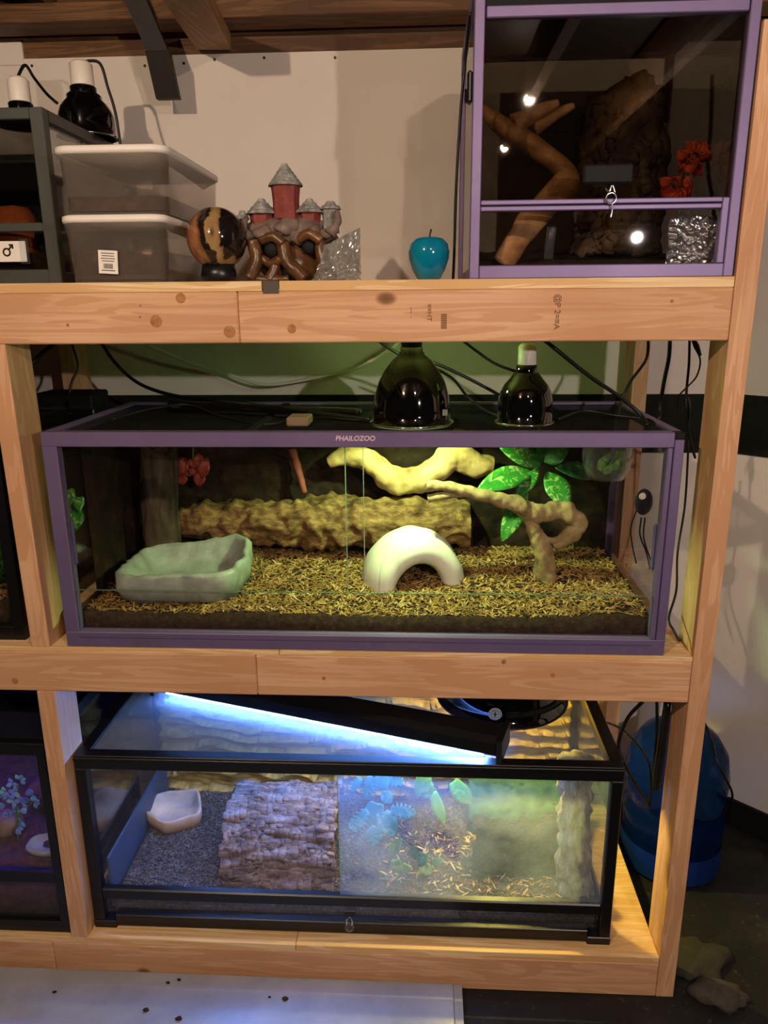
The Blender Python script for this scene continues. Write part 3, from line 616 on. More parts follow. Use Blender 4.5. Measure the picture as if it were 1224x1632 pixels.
m1 = ms.n('ShaderNodeMixShader'); m1.inputs[0].default_value = .5; ms.l(df.outputs[0], m1.inputs[1]); ms.l(tl.outputs[0], m1.inputs[2])
mx = ms.n('ShaderNodeMixShader'); mx.inputs[0].default_value = .36; ms.l(tr.outputs[0], mx.inputs[1]); ms.l(m1.outputs[0], mx.inputs[2]); m_screen2 = ms.done(mx.outputs[0])
bb((BX0+C+.004, BY0+C+.004, BZ1-.006), (BX1-C-.004, BY1-C, BZ1-.005), m_screen2, 'lid_screen', 0)
# inner slate-blue side board on the left wall, leaning back board behind
m_slate = plain('slate_board', '#3b4658', .5, .4, var='#343d4d', scale=5)
zs0 = .168
sl = MB().hexa([(BX0+.030, BY0+.030, zs0-.03), (BX0+.036, BY0+.030, zs0-.03), (BX0+.036, BY1-.05, zs0-.03), (BX0+.030, BY1-.05, zs0-.03)], [(BX0+.030, BY0+.030, zs0+.105), (BX0+.036, BY0+.030, zs0+.105), (BX0+.036, BY1-.05, zs0+.105), (BX0+.030, BY1-.05, zs0+.105)]).build('side_board', m_slate, bt, bevel=.001); sl['label'] = 'slate blue low board along the left pane'
# rock-ledge foam background
m_foam = mottled('ledge_foam', [(.25, '#544018'), (.45, '#a3823a'), (.7, '#c8a658')], 16, .85, .15, .8, .006, (1, 1, 5))
def ledge(u, v):
    x = lerp(BX0+C, BX1-C, u); z = lerp(fz+.012, BZ1-.036, v)
    q = v*9+1.3*noise.noise(Vector((u*5, v*2, 1)))+.5*noise.noise(Vector((u*16, v*5, 2))); s_ = q-math.floor(q)
    return (x, BY1-.030-.030*(s_**1.8)-.006*noise.noise(Vector((u*50, v*30, 4))), z)
fo = MB().grid(ledge, 180, 90).build('rock_background', m_foam, None, True); tag(fo, 'yellowish layered rock-ledge foam backing inside the black-framed terrarium', 'background'); solid(fo, -.004)
# substrate
def zs2(x, y): return zs0+.012*((y-.05)/.42)+.004*noise.noise(Vector((x*8, y*8, 2)))+.003*noise.noise(Vector((x*40, y*40, 9)))+.02*math.exp(-((x+.17)/.07)**2)
def zs2b(x, y): return zs2(x, y)
m_gravel = mottled('grey_soil', [(.3, '#2b2624'), (.55, '#4b423e'), (.75, '#6f645e')], 110, .85, .25, .8, .004)
s2 = bed('substrate', BX0+.040, BX1-C-.002, BY0+C+.002, BY1-.068, fz+.010, zs2, m_gravel, 150, 60)
tag(s2, 'dark earthy bedding across the floor of the black-framed terrarium', 'bedding', kind='stuff')
m_crumb = mottled('grey_crumbs', [(.3, '#3a3330'), (.6, '#6b605b'), (.8, '#9a8f8a')], 40, .8, .3, .3, .001)
o = chips(6500, (BX0+.05, -.70, BY0+C+.006, BY1-.072), zs2, .004, .010, .006, .002).build('crumbs', m_crumb, s2); o['kind'] = 'stuff'
m_chipd = mottled('wet_bark_chips', [(.25, '#24170d'), (.5, '#4a3019'), (.8, '#83592c')], 30, .55, .4, .3, .001)
o = chips(4200, (-.70, BX1-C-.01, BY0+C+.006, BY1-.072), zs2, .006, .018, .006, .0015).build('bark_chips', m_chipd, s2); o['kind'] = 'stuff'
o = chips(300, (-.62, BX1-C-.01, BY0+C+.006, .3), zs2, .012, .032, .006, .002).build('pale_chips', m_chip2, s2); o['kind'] = 'stuff'
# corner bowl
m_tan = mottled('tan_resin', [(.3, '#b08e70'), (.6, '#cdb094'), (.8, '#dcc4ab')], 10, .55, .35, .15, .002)
bc = atz(279, 1290, .195)
dish('water_bowl', bc.x+.004, .335, zs2(bc.x, .32)-.003, .072, .070, .046, m_tan, 'pale tan angular water bowl on dark bedding in the black-framed terrarium', 0, 3.2, .10, None, seed=6, amp=.02, poly=[(math.radians(a_), d_) for a_, d_ in ((100, .85), (20, .9), (-62, .95), (-125, .95), (165, 1.0))])
# bark slab hide: broad arched sheet of bark
m_bark = mottled('plated_bark', [(.25, '#2e211b'), (.45, '#6b544a'), (.62, '#94807a'), (.8, '#b8a9a6')], 16, .8, .3, 1, .008, (1, 3, 3))
L0, L1 = atz(352, 1410, zs0).x, atz(532, 1420, zs0).x
def barkf(u, v):
    a = lerp(-.05, PI*.80, v); x = lerp(L0+.012*noise.noise(Vector((0, v*4, 1))), L1+.01*noise.noise(Vector((9, v*4, 1))), u)
    y = .245-.130*math.cos(a); z = zs0-.008+.145*math.sin(a)**.85 if a > 0 else zs0-.014
    d_ = .018*noise.noise(Vector((u*1.6, v*11, 2)))+.013*noise.noise(Vector((u*4, v*34, 5)))+.010*abs(noise.noise(Vector((u*6, v*60, 8))))+.005*noise.noise(Vector((u*30, v*40, 8)))
    return (x, y-d_*math.cos(a), z+d_*max(.1, math.sin(a)))
bk = MB().grid(barkf, 120, 140).build('bark_hide', m_bark, None, True); tag(bk, 'big arched slab of rough grey-brown bark on dark bedding', 'bark'); solid(bk, -.012)
# black rock slab and cork trunk on the right, green glow painted on a mound behind
m_lava = mottled('lava_rock', [(.35, '#0c0c0a'), (.6, '#1c1b17'), (.8, '#45433a')], 30, .7, .4, 1, .02)
rk0, rk1 = at(755, 1390, .17), at(915, 1390, .17)
rk = MB().grid(lambda u, v: (lerp(rk0.x, rk1.x, u), lerp(.38, .445, v)-.035*(1-v)*0+.02*noise.noise(Vector((u*9, v*6, 4)))-.01, 0), 2, 2)
rkm = MB(); NU, NV = 60, 30
def rockf(u, v):
    x = lerp(rk0.x, rk1.x, u)+.012*noise.noise(Vector((v*5, u*3, 7)))
    zt_ = zs2(x, .2)-.006
    if v < .6: y = .165+.03*(v/.6)+.016*noise.noise(Vector((u*10, v*8, 4))); z = zt_+(v/.6)*(.100+.02*noise.noise(Vector((u*7, 0, 3))))
    else: y = .195+.055*((v-.6)/.4); z = zt_+.100+.02*noise.noise(Vector((u*7, 0, 3)))-.012*((v-.6)/.4)+.006*noise.noise(Vector((u*20, v*20, 4)))
    return (x, y, z)
rk = rkm.grid(rockf, 80, 50).build('rock_slab', m_lava, None, True); cr = MB()
for k in range(160):
    u_, v_ = random.random(), random.uniform(.5, .8); x_, y_, z_ = rockf(u_, v_); cr.sphere((x_, y_, z_+.002), random.uniform(.002, .005), 6, 4)
cr.build('crumbs', m_crumb, rk)['kind'] = 'stuff'
tag(rk, 'black craggy rock slab at the back right of the black-framed terrarium', 'rock'); solid(rk, -.01)
ms_ = mottled('green_glow_colour', [(.3, '#24402a'), (.6, '#37573a'), (.8, '#4d6b48')], 30, .9, .1, .9, .006)  # green glow at the rear foam, put into this colour
mo = MB().grid(lambda u, v: (lerp(at(745, 1250, .42).x, at(905, 1250, .42).x, u), lerp(.30, .42, v)-.010*noise.noise(Vector((u*22, v*12, 6))), lerp(.176, .275, v**.8)+.014*noise.noise(Vector((u*8, v*5, 1)))), 40, 24).build('green_glow_mound', ms_, None, True); tag(mo, 'mound coloured as the green glow on the ledge backing above the black rock slab', 'glow_mound'); solid(mo, -.006)
m_trunk = mottled('pale_bark_trunk', [(.28, '#3a3222'), (.5, '#857a5e'), (.75, '#b8ad8c')], 30, .85, .2, 1, .008, (2, 2, .7))
tr_ = MB(); tr_.tube([(-.172, .112, zs0-.004), (-.176, .118, .28), (-.180, .128, .40), (-.178, .14, .515)], [.042, .036, .035, .040], 44, 20, .30, 30, seed=8, ridge=.1)
tag(tr_.build('cork_log', m_trunk, None, True), 'pale upright cork trunk at the right end of the black-framed terrarium', 'trunk')
# plants on the misted side
m_teal = leafmat('blue_green_leaf', '#5fa5a0', '#79b8b2', '#98cbc4', 30); m_lime = leafmat('lime_leaf', '#8fc52f', '#a9d83a', '#c4e65a', 30); m_olive = leafmat('olive_leaf', '#6b8a3a', '#86a04a', '#9bb35c', 30)
tp = thing('trailing_plant', 'blue-green trailing plant with split leaves behind the misted pane', 'plant', at(605, 1230, .16)); anchor = at(600, 1222, .18)
for (b_, t_, w_, k_) in (((590, 1236), (585, 1276), .045, 'split'), ((605, 1234), (642, 1248), .05, 'split'), ((575, 1238), (560, 1262), .03, 'split'), ((622, 1290), (662, 1296), .045, 'split'), ((600, 1280), (590, 1318), .05, 'heart'), ((585, 1290), (562, 1325), .045, 'split'), ((610, 1295), (628, 1336), .05, 'heart'), ((600, 1318), (590, 1350), .04, 'heart'), ((575, 1310), (556, 1318), .035, 'split'), ((608, 1260), (625, 1280), .03, 'oval'), ((612, 1236), (600, 1262), .04, 'heart')):
    q = random.uniform(.13, .17); solid(leaf(MB(), at(*b_, q), at(*t_, q-.012), (0, -1, .3), w_, k_, .12, 12).build('leaf', m_teal, tp, True))
for a_ in (((592, 1224), (586, 1260), (592, 1300), (600, 1340)), ((606, 1224), (612, 1262), (612, 1300), (640, 1320))):
    MB().tube([at(x, y, .16) for x, y in a_], .0016, 6).build('stem', m_stem, tp, True)
lp = thing('pothos_vine', 'lime green heart-leaved vine hanging in the middle of the black-framed terrarium', 'plant', at(700, 1235, .12))
for (b_, t_, w_) in (((672, 1238), (684, 1276), .042), ((690, 1262), (710, 1318), .028), ((722, 1246), (752, 1284), .042), ((680, 1232), (664, 1274), .036)):
    q = random.uniform(.10, .13); solid(leaf(MB(), at(*b_, q), at(*t_, q-.01), (0, -1, .2), w_, 'heart', .12, 12).build('leaf', m_lime, lp, True))
MB().tube([at(680, 1226, .125), at(686, 1250, .122), at(694, 1272, .12)], .0014, 6).build('stem', m_stem, lp, True); MB().tube([at(718, 1226, .125), at(718, 1240, .122), at(712, 1262, .12)], .0014, 6).build('stem', m_stem, lp, True)
op = thing('creeping_plant', 'olive creeping plant on the bedding below the blue-green trailing plant', 'plant', atz(650, 1400, zs0))
for (b_, t_, w_) in (((632, 1360), (620, 1345), .03), ((630, 1370), (636, 1396), .03), ((650, 1378), (640, 1402), .03), ((665, 1372), (685, 1364), .03), ((670, 1380), (690, 1392), .03), ((655, 1366), (662, 1348), .024), ((628, 1352), (640, 1338), .026), ((690, 1378), (706, 1370), .022)):
    q = random.uniform(.16, .19); solid(leaf(MB(), at(*b_, q), at(*t_, q-.01), (0, -.7, .7), w_, 'heart', .12, 8).build('leaf', m_olive, op, True))
e = at(650, 1405, .19); MB().tube([(e.x, .19, zs2(e.x, .19)-.004), at(645, 1378, .18), at(655, 1355, .17), at(632, 1330, .165), at(612, 1300, .16)], .002, 6).build('stem', m_stem, op, True)
gl = atz(717, 1428, zs0+.004); tag(MB().sphere((gl.x, .075, zs2(gl.x, .075)+.012), .014, 20, 12, (1, 1, .9)).build('glass_pebble', m_clear, None, True), 'clear glass marble on the bedding close to the misted pane', 'marble')
# light bar lying diagonally on the lid
LBZ = BZ1+.001
e0, e1 = atz(262, 1113, LBZ), atz(768, 1213, LBZ); dd = (e1-e0).normalized(); nn = Vector((-dd.y, dd.x, 0)); 
lb = thing('light_bar', 'long black light bar glowing blue-white, laid slantwise on the black-framed terrarium lid', 'light', (e0+e1)/2)
e0x = e0-dd*.03; e1x = e1+dd*.03
prof = [(0.004, .015), (.0, .020), (.004, .044), (.020, .054), (.070, .054), (.086, .044), (.090, .010), (.080, .008), (.072, .026), (.022, .026), (.014, .015)]
mb = MB(); n = len(prof); vs = [e+nn*a+Vector((0, 0, b)) for e in (e0x, e1x) for a, b in prof]
mb.add(vs, [(i, (i+1) % n, n+(i+1) % n, n+i) for i in range(n)]); mb.build('housing', m_black, lb)
for e, s_ in ((e0x, -1), (e1x, 1)):
    MB().hexa([e+nn*a+dd*s_*b+Vector((0, 0, .0)) for a, b in ((-.001, 0), (-.001, .012), (.091, .012), (.091, 0))][::s_], [e+nn*a+dd*s_*b+Vector((0, 0, .055)) for a, b in ((-.001, 0), (-.001, .012), (.091, .012), (.091, 0))][::s_]).build('end_cap', m_black, lb)
m_led = emit('blue_white_tube', '#6499ff', 210)
m_leak = emit('edge_leak_glow', '#6499ff', 230)
MB().tube([e0+nn*.010+Vector((0, 0, .0100)), e1+nn*.010+Vector((0, 0, .0100))], .0022, 10, 2).build('tube', m_leak, lb, True)  # added emitter drawing the light that leaks under the housing's front edge
MB().tube([e0+nn*.047+Vector((0, 0, .015)), e1+nn*.047+Vector((0, 0, .015))], .009, 10, 2).build('tube', m_led, lb, True)
# deep dome on the lid, yellow
d3 = dome_lamp('dome_lamp', 'wide black dome lamp with a round white badge on the black-framed terrarium lid', (-.330, .335, BZ1-.0045), .148, .165, .030, None, (42, (1.0, .80, .14)), True, bulb='#ffd860', lz=.072)
bd = at(789, 1138, .335-.148-.003); MB().lathe([(0, .0015), (.0145, .0015), (.0155, 0)], bd, 28, 'y').build('badge', plain('badge_grey', '#cfd2d2', .4), d3); bo = [o_ for o_ in d3.children if o_.name.startswith('badge')][0]
md = plain('badge_dark', '#2a2a2c', .4)
for r_ in (.0128, .0090): MB().lathe([(r_, .0016), (r_, .0021), (r_-.0012, .0021), (r_-.0012, .0016)], bd, 28, 'y').build('badge_ring', md, bo)
B('badge_mark', bd+Vector((-.0016, -.0022, -.006)), bd+Vector((.0016, -.0014, .006)), md, bo, 0); B('badge_mark', bd+Vector((-.005, -.0022, -.001)), bd+Vector((.005, -.0014, .0015)), md, bo, 0)
# padlock
pk = thing('padlock', 'tiny clear padlock hanging from the door track of the black-framed terrarium', 'padlock', at(557, 1489, BY0-.012)); q = at(557, 1478, BY0-.014)
MB().sphere(q, .011, 18, 12, (1, .6, 1)).build('body', m_clear, pk, True)
MB().tube([q+Vector((-.006, 0, .006)), q+Vector((-.006, 0, .020)), q+Vector((0, .002, .027)), q+Vector((.006, 0, .020)), q+Vector((.006, 0, .006))], .0016, 8).build('shackle', m_chrome, pk, True)
B('latch', (q.x-.014, BY0-.003, q.z+.018), (q.x+.014, BY0-.0005, q.z+.034), m_black, bt, .001)

# ================================================================== UPPER CAGE (purple frame, top shelf)
UX0, UX1, UY0, UY1, UZ0, UZ1 = -.4515, -.004, .003, .46, PT, 2.02
uc = thing('terrarium', 'tall purple-framed glass cage at the right end of the top shelf', 'terrarium', ((UX0+UX1)/2, UY0, UZ0))
def ub(a, b, mat=m_purple, name='frame_bar', bevel=.0015): return B(name, a, b, mat, uc, bevel)
ub((UX0, UY0, UZ0), (UX0+.017, UY0+.02, UZ1)); ub((UX1-.017, UY0, UZ0), (UX1, UY0+.02, UZ1))
for x in (UX0, UX1-.017): ub((x, UY1-.02, UZ0), (x+.017, UY1, UZ1)); ub((x, UY0+.02, UZ0), (x+.017, UY1-.02, UZ0+.018)); ub((x, UY0+.02, UZ1-.018), (x+.017, UY1-.02, UZ1))
ub((UX0+.017, UY1-.02, UZ0), (UX1-.017, UY1, UZ0+.018)); ub((UX0+.017, UY1-.02, UZ1-.018), (UX1-.017, UY1, UZ1))
ub((UX0+.017, UY0, UZ0), (UX1-.017, UY0+.02, UZ0+.022))
za, zb_ = at(960, 316, 0).z, at(960, 334, 0).z
ub((UX0+.017, UY0-.001, (za+zb_)/2+.0008), (UX1-.03, UY0+.016, za)); ub((UX0+.017, UY0, zb_), (UX1-.03, UY0+.018, (za+zb_)/2-.0008))
ub((UX1-.0295, UY0+.002, UZ0+.022), (UX1-.0175, UY0+.018, za+.0)); 
zt0 = at(960, 22, 0).z; ub((UX0+.019, UY0, zt0), (UX1-.019, UY0+.016, zt0+.017)); ub((UX0+.017, UY0+.004, zt0+.018), (UX1-.017, UY0+.01, UZ1), m_blackm, 'vent_panel', 0)
ub((UX0+.017, UY0+.007, za), (UX1-.017, UY0+.011, zt0), m_glass_dim, 'pane', 0); ub((UX0+.017, UY0+.007, UZ0+.022), (UX1-.03, UY0+.011, zb_), m_glass, 'pane', 0)
ub((UX0+.005, UY0+.02, UZ0+.018), (UX0+.009, UY1-.02, UZ1-.018), m_glass_dim, 'pane', 0); ub((UX1-.009, UY0+.02, UZ0+.018), (UX1-.005, UY1-.02, UZ1-.018), m_glass_dark, 'pane', 0)
ub((UX0+.017, UY1-.011, UZ0+.018), (UX1-.017, UY1-.007, UZ1-.018), m_glass_dark, 'pane', 0)
ub((UX0+.017, UY0+.02, UZ0+.002), (UX1-.017, UY1-.02, UZ0+.008), m_blackm, 'floor_panel', 0); ub((UX0+.017, UY0+.02, UZ1-.010), (UX1-.017, UY1-.02, UZ1-.006), m_blackm, 'lid_screen', 0)
h0, h1 = at(931, 262, 0), at(1008, 292, 0); ub((h0.x, UY0-.006, h1.z), (h1.x, UY0+.007, h0.z), m_blackm, 'door_handle', .003)
q = at(749, 140, UY0+.02); ub((UX0-.009, UY0+.01, q.z-.024), (UX0, UY0+.03, q.z+.024), m_black, 'hinge', .003); ub((UX0-.013, UY0+.012, q.z-.024), (UX0-.009, UY0+.028, q.z-.002), m_black, 'hinge', .002)
pk = thing('padlock', 'tiny silver padlock hanging below the black handle of the upper cage', 'padlock', at(973, 332, UY0-.006)); q = at(974, 316, UY0-.008)
MB().lathe([(.0085, -.0012), (.0100, 0), (.0085, .0012), (.0070, 0), (.0085, -.0012)], q, 20, 'y').build('ring', m_chrome, pk, True)
MB().tube([q+Vector((-.010, .002, .016)), q+Vector((-.004, 0, .010)), q+Vector((.0, 0, .020)), q+Vector((.006, .001, .008))], .0018, 8).build('shackle', m_chrome, pk, True)
MB().tube([q+Vector((.002, 0, -.008)), q+Vector((.003, 0, -.02)), q+Vector((.001, 0, -.03))], .0014, 6).build('chain', m_chrome, pk, True)
# contents
def zs3(x, y): return UZ0+.022+.05*((y-.04)/.4)**1.2+.006*noise.noise(Vector((x*20, y*20, 4)))
s3 = bed('substrate', UX0+.020, UX1-.020, UY0+.024, UY1-.024, UZ0+.008, lambda x, y: zs3(x, max(y, .041)), m_soil, 60, 50)
tag(s3, 'dark soil heaped on the floor of the tall upper cage', 'bedding', kind='stuff')
m_plank = mottled('tan_driftwood', [(.25, '#5a3a20'), (.5, '#9c6e44'), (.8, '#c79a6c')], 14, .6, .3, .4, .003, (1, 1, 2), coat=.2)
b_ = MB(); e = at(800, 418, .10); e.z = zs3(e.x, .10)-.002
b_.tube([e, at(830, 375, .12), at(872, 325, .14), at(905, 285, .16), at(880, 255, .18), at(830, 220, .20), at(785, 190, .22), at(772, 172, .23)], [.022, .028, .030, .032, .034, .034, .028, .014], 26, 12, .16, 18, squash=.55, seed=3)
b_.tube([at(820, 200, .2), at(855, 180, .2), at(890, 163, .2)], [.022, .014, .006], 14, 8, .2, 30); b_.tube([at(850, 205, .21), at(890, 180, .22), at(915, 168, .22)], [.016, .010, .005], 14, 8, .2, 30)
tag(b_.build('driftwood_branch', m_plank, None, True), 'tan V-shaped driftwood branch inside the tall upper cage', 'branch')
m_lichen = mottled('lichen_bark', [(.3, '#1c140d'), (.5, '#3d2c1d'), (.68, '#5c4a35'), (.74, '#9a8f70'), (.9, '#b8ae8c')], 12, .85, .2, .9, .006, detail=8)
sx0, sx1 = at(925, 300, .30).x, at(1052, 300, .30).x; sb0 = zs3((sx0+sx1)/2, .3)-.004
def slabf(u, v):
    x = lerp(sx0, sx1, u)+.03*(v-.5)*(1-u)+.02*noise.noise(Vector((v*4, 1, u*2))); z = sb0+v*(.285+.035*math.sin(u*3)+.02*noise.noise(Vector((u*6, 0, 0))))
    return (x, .30-.045*math.sin(PI*u)+.035*v+.018*noise.noise(Vector((u*8, v*8, 3)))+.010*noise.noise(Vector((u*22, v*22, 3))), z)
o = MB().grid(slabf, 50, 60).build('bark_slab', m_lichen, None, True); solid(o, -.018); tag(o, 'dark lichen-spotted bark slab standing in the tall upper cage', 'bark')
of = thing('orange_flower', 'orange ruffled artificial flower on a stalk in the tall upper cage', 'flower', at(1090, 400, .16)); m_or = leafmat('orange_petal', '#d8522e', '#e86a3a', '#b83a20', 40)
fc = at(1092, 280, .16)
for k in range(46):
    u = random.uniform(-1, 1); a = random.uniform(0, 2*PI); s_ = math.sqrt(1-u*u); d_ = Vector((s_*math.cos(a), s_*math.sin(a)*.8, u))
    off = Vector((.012, 0, .028)) if k % 2 else Vector((-.014, 0, -.014))
    c_ = fc+off+d_*.012; solid(leaf(MB(), c_, c_+d_*.022, d_.orthogonal(), .024, 'heart', .3, 6).build('petal', m_or, of, True), .0006)
e = at(1084, 405, .16); MB().tube([(e.x-.005, .16, zs3(e.x, .16)-.003), at(1080, 360, .16), fc+Vector((0, 0, -.01)), fc+Vector((.01, 0, .02))], .0022, 6).build('stalk', m_stem, of, True)
cable('power_cable', 'black cable hanging inside the right part of the tall upper cage', [at(1135, 120, .35), at(1133, 200, .34), at(1128, 260, .33), at(1134, 310, .30), at(1142, 365, .26), at(1150, 395, .22)], .004)
o = MB().grid(lambda u, v: (lerp(at(1062, 400, .05).x, at(1158, 400, .05).x, u), .045+.012*noise.noise(Vector((u*12, v*10, 3)))+.006*noise.noise(Vector((u*30, v*26, 5))), zs3(-.1, .045)+.001+v*(.078+.008*noise.noise(Vector((u*8, 1, 1))))), 40, 30).build('plastic_wrap', glass('crinkled_plastic', (.85, .85, .87), 1.0, .05, (.7, .7, .72), None, .3, .12), None, True); solid(o, .001)
tag(o, 'crinkled clear plastic wrap behind the lower pane of the tall upper cage', 'wrap')
o = MB().tube([at(874, 413, .06), at(876, 390, .06), at(880, 362, .06)], .008, 14).build('test_tube', m_clear, None, True); tag(o, 'clear upright tube behind the lower pane of the tall upper cage', 'tube')
cable('power_cable', 'thin dark cable running down the left side of the tall upper cage', [at(757, 20, .02)+Vector((-.008, 0, 0)), at(742, 90, .06), at(734, 180, .07), at(727, 300, .08), at(724, 400, .09), at(722, 446, .10)], .0026)

# ================================================================== TOP SHELF THINGS
# two bins
m_bin = glass('smoky_plastic', (.86, .83, .79), .9, .17, (.52, .48, .44))
m_bins = mottled('brown_bedding', [(.3, '#3a2418'), (.6, '#5e4030'), (.8, '#8a6a50')], 40, .9, .1, .8, .004)
def rrect(x0, x1, y0, y1, r, z, n=6):
    out = []
    for cx, cy, a0 in ((x1-r, y0+r, -PI/2), (x1-r, y1-r, 0), (x0+r, y1-r, PI/2), (x0+r, y0+r, PI)):
        for k in range(n+1): a = a0+PI/2*k/n; out.append((cx+r*math.cos(a), cy+r*math.sin(a), z))
    return out
def loft(rings, close=True):
    mb = MB(); n = len(rings[0])
    mb.add([p for r in rings for p in r], [(j*n+i, j*n+(i+1) % n, (j+1)*n+(i+1) % n, (j+1)*n+i) for j in range(len(rings)-1) for i in range(n)])
    if close: mb.f += [tuple(range(n-1, -1, -1)), tuple((len(rings)-1)*n+i for i in range(n))]
    return mb
def bin_(label, x0, x1, y0, y1, z0, h, fill):
    t_ = thing('storage_bin', label, 'bin', ((x0+x1)/2, y0, z0), 'stacked plastic bins')
    k = .012; hb = h-.010
    loft([rrect(x0+k, x1-k, y0+k, y1-k, .02, z0), rrect(x0+k*.8, x1-k*.8, y0+k*.8, y1-k*.8, .024, z0+.004), rrect(x0+.004, x1-.004, y0+.004, y1-.004, .028, z0+hb), rrect(x0+.006, x1-.006, y0+.006, y1-.006, .026, z0+hb), rrect(x0+k, x1-k, y0+k, y1-k, .022, z0+.006), ], False).build('body', m_bin, t_, True)
    loft([rrect(x0+k, x1-k, y0+k, y1-k, .022, z0+.001), rrect(x0+k, x1-k, y0+k, y1-k, .022, z0+.004)]).build('base', m_bin, t_)
    loft([rrect(x0, x1, y0, y1, .03, z0+h-.013), rrect(x0-.001, x1+.001, y0-.001, y1+.001, .031, z0+h-.008), rrect(x0, x1, y0, y1, .03, z0+h-.002), rrect(x0+.005, x1-.005, y0+.005, y1-.005, .026, z0+h)]).build('lid', m_white, t_, True)
    loft([rrect(x0+.015, x1-.015, y0+.015, y1-.015, .02, z0+.007), rrect(x0+.011, x1-.011, y0+.011, y1-.011, .022, z0+fill)]).build('contents', m_bins, t_, True)
    return t_
q0, q1 = at(90, 352, .03), at(262, 348, .03); zl = at(180, 341, .03).z; zu = at(160, 230, .03).z
b1 = bin_('lower smoky plastic bin with white lid and barcode sticker', q0.x, q1.x, .03, .40, PT, zl-PT, .055)
b2 = bin_('upper smoky plastic bin with white lid stacked on another bin', at(78, 240, .03).x, at(262, 240, .03).x+.002, .03, .40, zl+.0005, zu-zl, .030)
s0, s1 = at(152, 398, .03), at(190, 437, .03); R_ = Matrix.Rotation(.06, 3, 'Y'); cc = (s0+s1)/2; w_, h_ = (s1.x-s0.x)/2*.9, (s0.z-s1.z)/2*.95
def card(mb, dx, dz, w, h, y0, y1):
    P_ = [cc+R_ @ Vector((dx+sx*w, 0, dz+sz*h)) for sx, sz in ((-1, -1), (1, -1), (1, 1), (-1, 1))]
    mb.hexa([(p.x, y0, p.z) for p in P_], [(p.x, y1, p.z) for p in P_]); return mb
ys = .0345
st = card(MB(), 0, 0, w_, h_, ys-.0012, ys-.0004).build('sticker', m_white, b1)
mb = MB()
for k in range(4): card(mb, 0, h_*(.75-.22*k), w_*(.55+.25*random.random()), h_*.035, ys-.0016, ys-.0011)
for k in range(9): card(mb, w_*(-.45+.11*k), -h_*.35, w_*random.uniform(.02, .045), h_*.22, ys-.0016, ys-.0011)
card(mb, 0, -h_*.72, w_*.7, h_*.04, ys-.0016, ys-.0011); mb.build('print', plain('sticker_ink', '#55504c', .8), st)
# polished stone ball on a ring stand
t = NT('banded_stone'); v = t.coords((1, 1, 1), False); mp = t.n('ShaderNodeMapping'); mp.inputs['Rotation'].default_value = (0, .12, .1); t.l(v, mp.inputs[0])
n1 = t.noise(mp.outputs[0], 14, 4, .5, .8); sp = t.n('ShaderNodeSeparateXYZ'); t.l(mp.outputs[0], sp.inputs[0])
ma = t.n('ShaderNodeMath', operation='MULTIPLY_ADD'); ma.inputs[1].default_value = 9; t.l(sp.outputs[0], ma.inputs[0]); t.l(n1, ma.inputs[2])
m_ball = t.done(t.bsdf(t.ramp(ma.outputs[0], [(.05, '#8a4a2c'), (.3, '#9c6a48'), (.42, '#1d1512'), (.55, '#241a15'), (.60, '#a08055'), (.72, '#8f7048'), (.78, '#16110f'), (1, '#1d1613')]), .08, .6, coat=.6))
bc = at(346, 380, .10); br_ = at(393, 380, .10).x-bc.x
tag(MB().sphere(bc, br_, 40, 24).build('stone_ball', m_ball, None, True), 'polished brown and black banded stone ball beside the stacked bins', 'ball')
zr = bc.z-br_*.93
tag(MB().lathe([(.020, 0), (.030, 0), (.034, (zr-PT)*.5), (.030, zr-PT+.008), (.022, zr-PT+.004), (.018, (zr-PT)*.5), (.020, 0)], (bc.x, .10, PT), 28).build('ball_stand', m_black, None, True), 'dark ring stand under the banded stone ball', 'stand')
# castle ornament on roots
cs = thing('castle_ornament', 'resin aquarium castle ornament with red towers and grey roofs on brown roots', 'ornament', at(460, 449, .15))
m_red = mottled('weathered_red', [(.3, '#6b2e2a'), (.6, '#8c443c'), (.8, '#a0605a')], 30, .7, .3, .4, .002); m_rgrey = mottled('stone_grey', [(.3, '#5a5a58'), (.55, '#8e8d88'), (.75, '#c2beb4')], 90, .7, .3, .5, .002); m_rock = mottled('pinkish_rock', [(.3, '#4a3a34'), (.6, '#7a675e'), (.8, '#a3948a')], 24, .7, .3, .6, .004); m_root = mottled('glazed_root', [(.3, '#35200f'), (.6, '#664326'), (.8, '#8f6a48')], 20, .35, .5, .3, .003)
CY = .15
def tower(px0, px1, pyt, pyb, roofpy, body=m_red, seg=8, rows=5, over=1.25):
    a_, b_ = at(px0, pyb, CY), at(px1, pyb, CY); r_ = (b_.x-a_.x)/2; cx = (a_.x+b_.x)/2; z0 = a_.z; z1 = at((px0+px1)/2, pyt, CY).z; zp = at((px0+px1)/2, roofpy, CY).z
    MB().lathe([(0, 0), (r_*1.02, 0), (r_*.95, (z1-z0)*.5), (r_*1.05, z1-z0), (0, z1-z0)], (cx, CY, z0), seg).build('tower', body, cs)
    pr = []
    for k in range(rows):
        f0, f1 = k/rows, (k+1)/rows; pr += [(r_*over*(1-f0)+.0028, (zp-z1)*f0), (r_*over*(1-f0*.55-f1*.45)+.0024, (zp-z1)*f1-.0012)]
    MB().lathe([(0, 0)]+pr+[(0, zp-z1)], (cx, CY, z1), max(seg, 12)).build('roof', m_rgrey, cs)
tower(435, 479, 297, 350, 260, rows=6, over=1.16); tower(400, 438, 342, 376, 316, m_red, 6, 4, 1.22); tower(477, 512, 340, 372, 316, m_red, 6, 4, 1.22); tower(514, 541, 334, 372, 320, m_rgrey, 8, 2, 1.12)
tower(380, 396, 350, 372, 335, m_rgrey, 6, 2, 1.1)
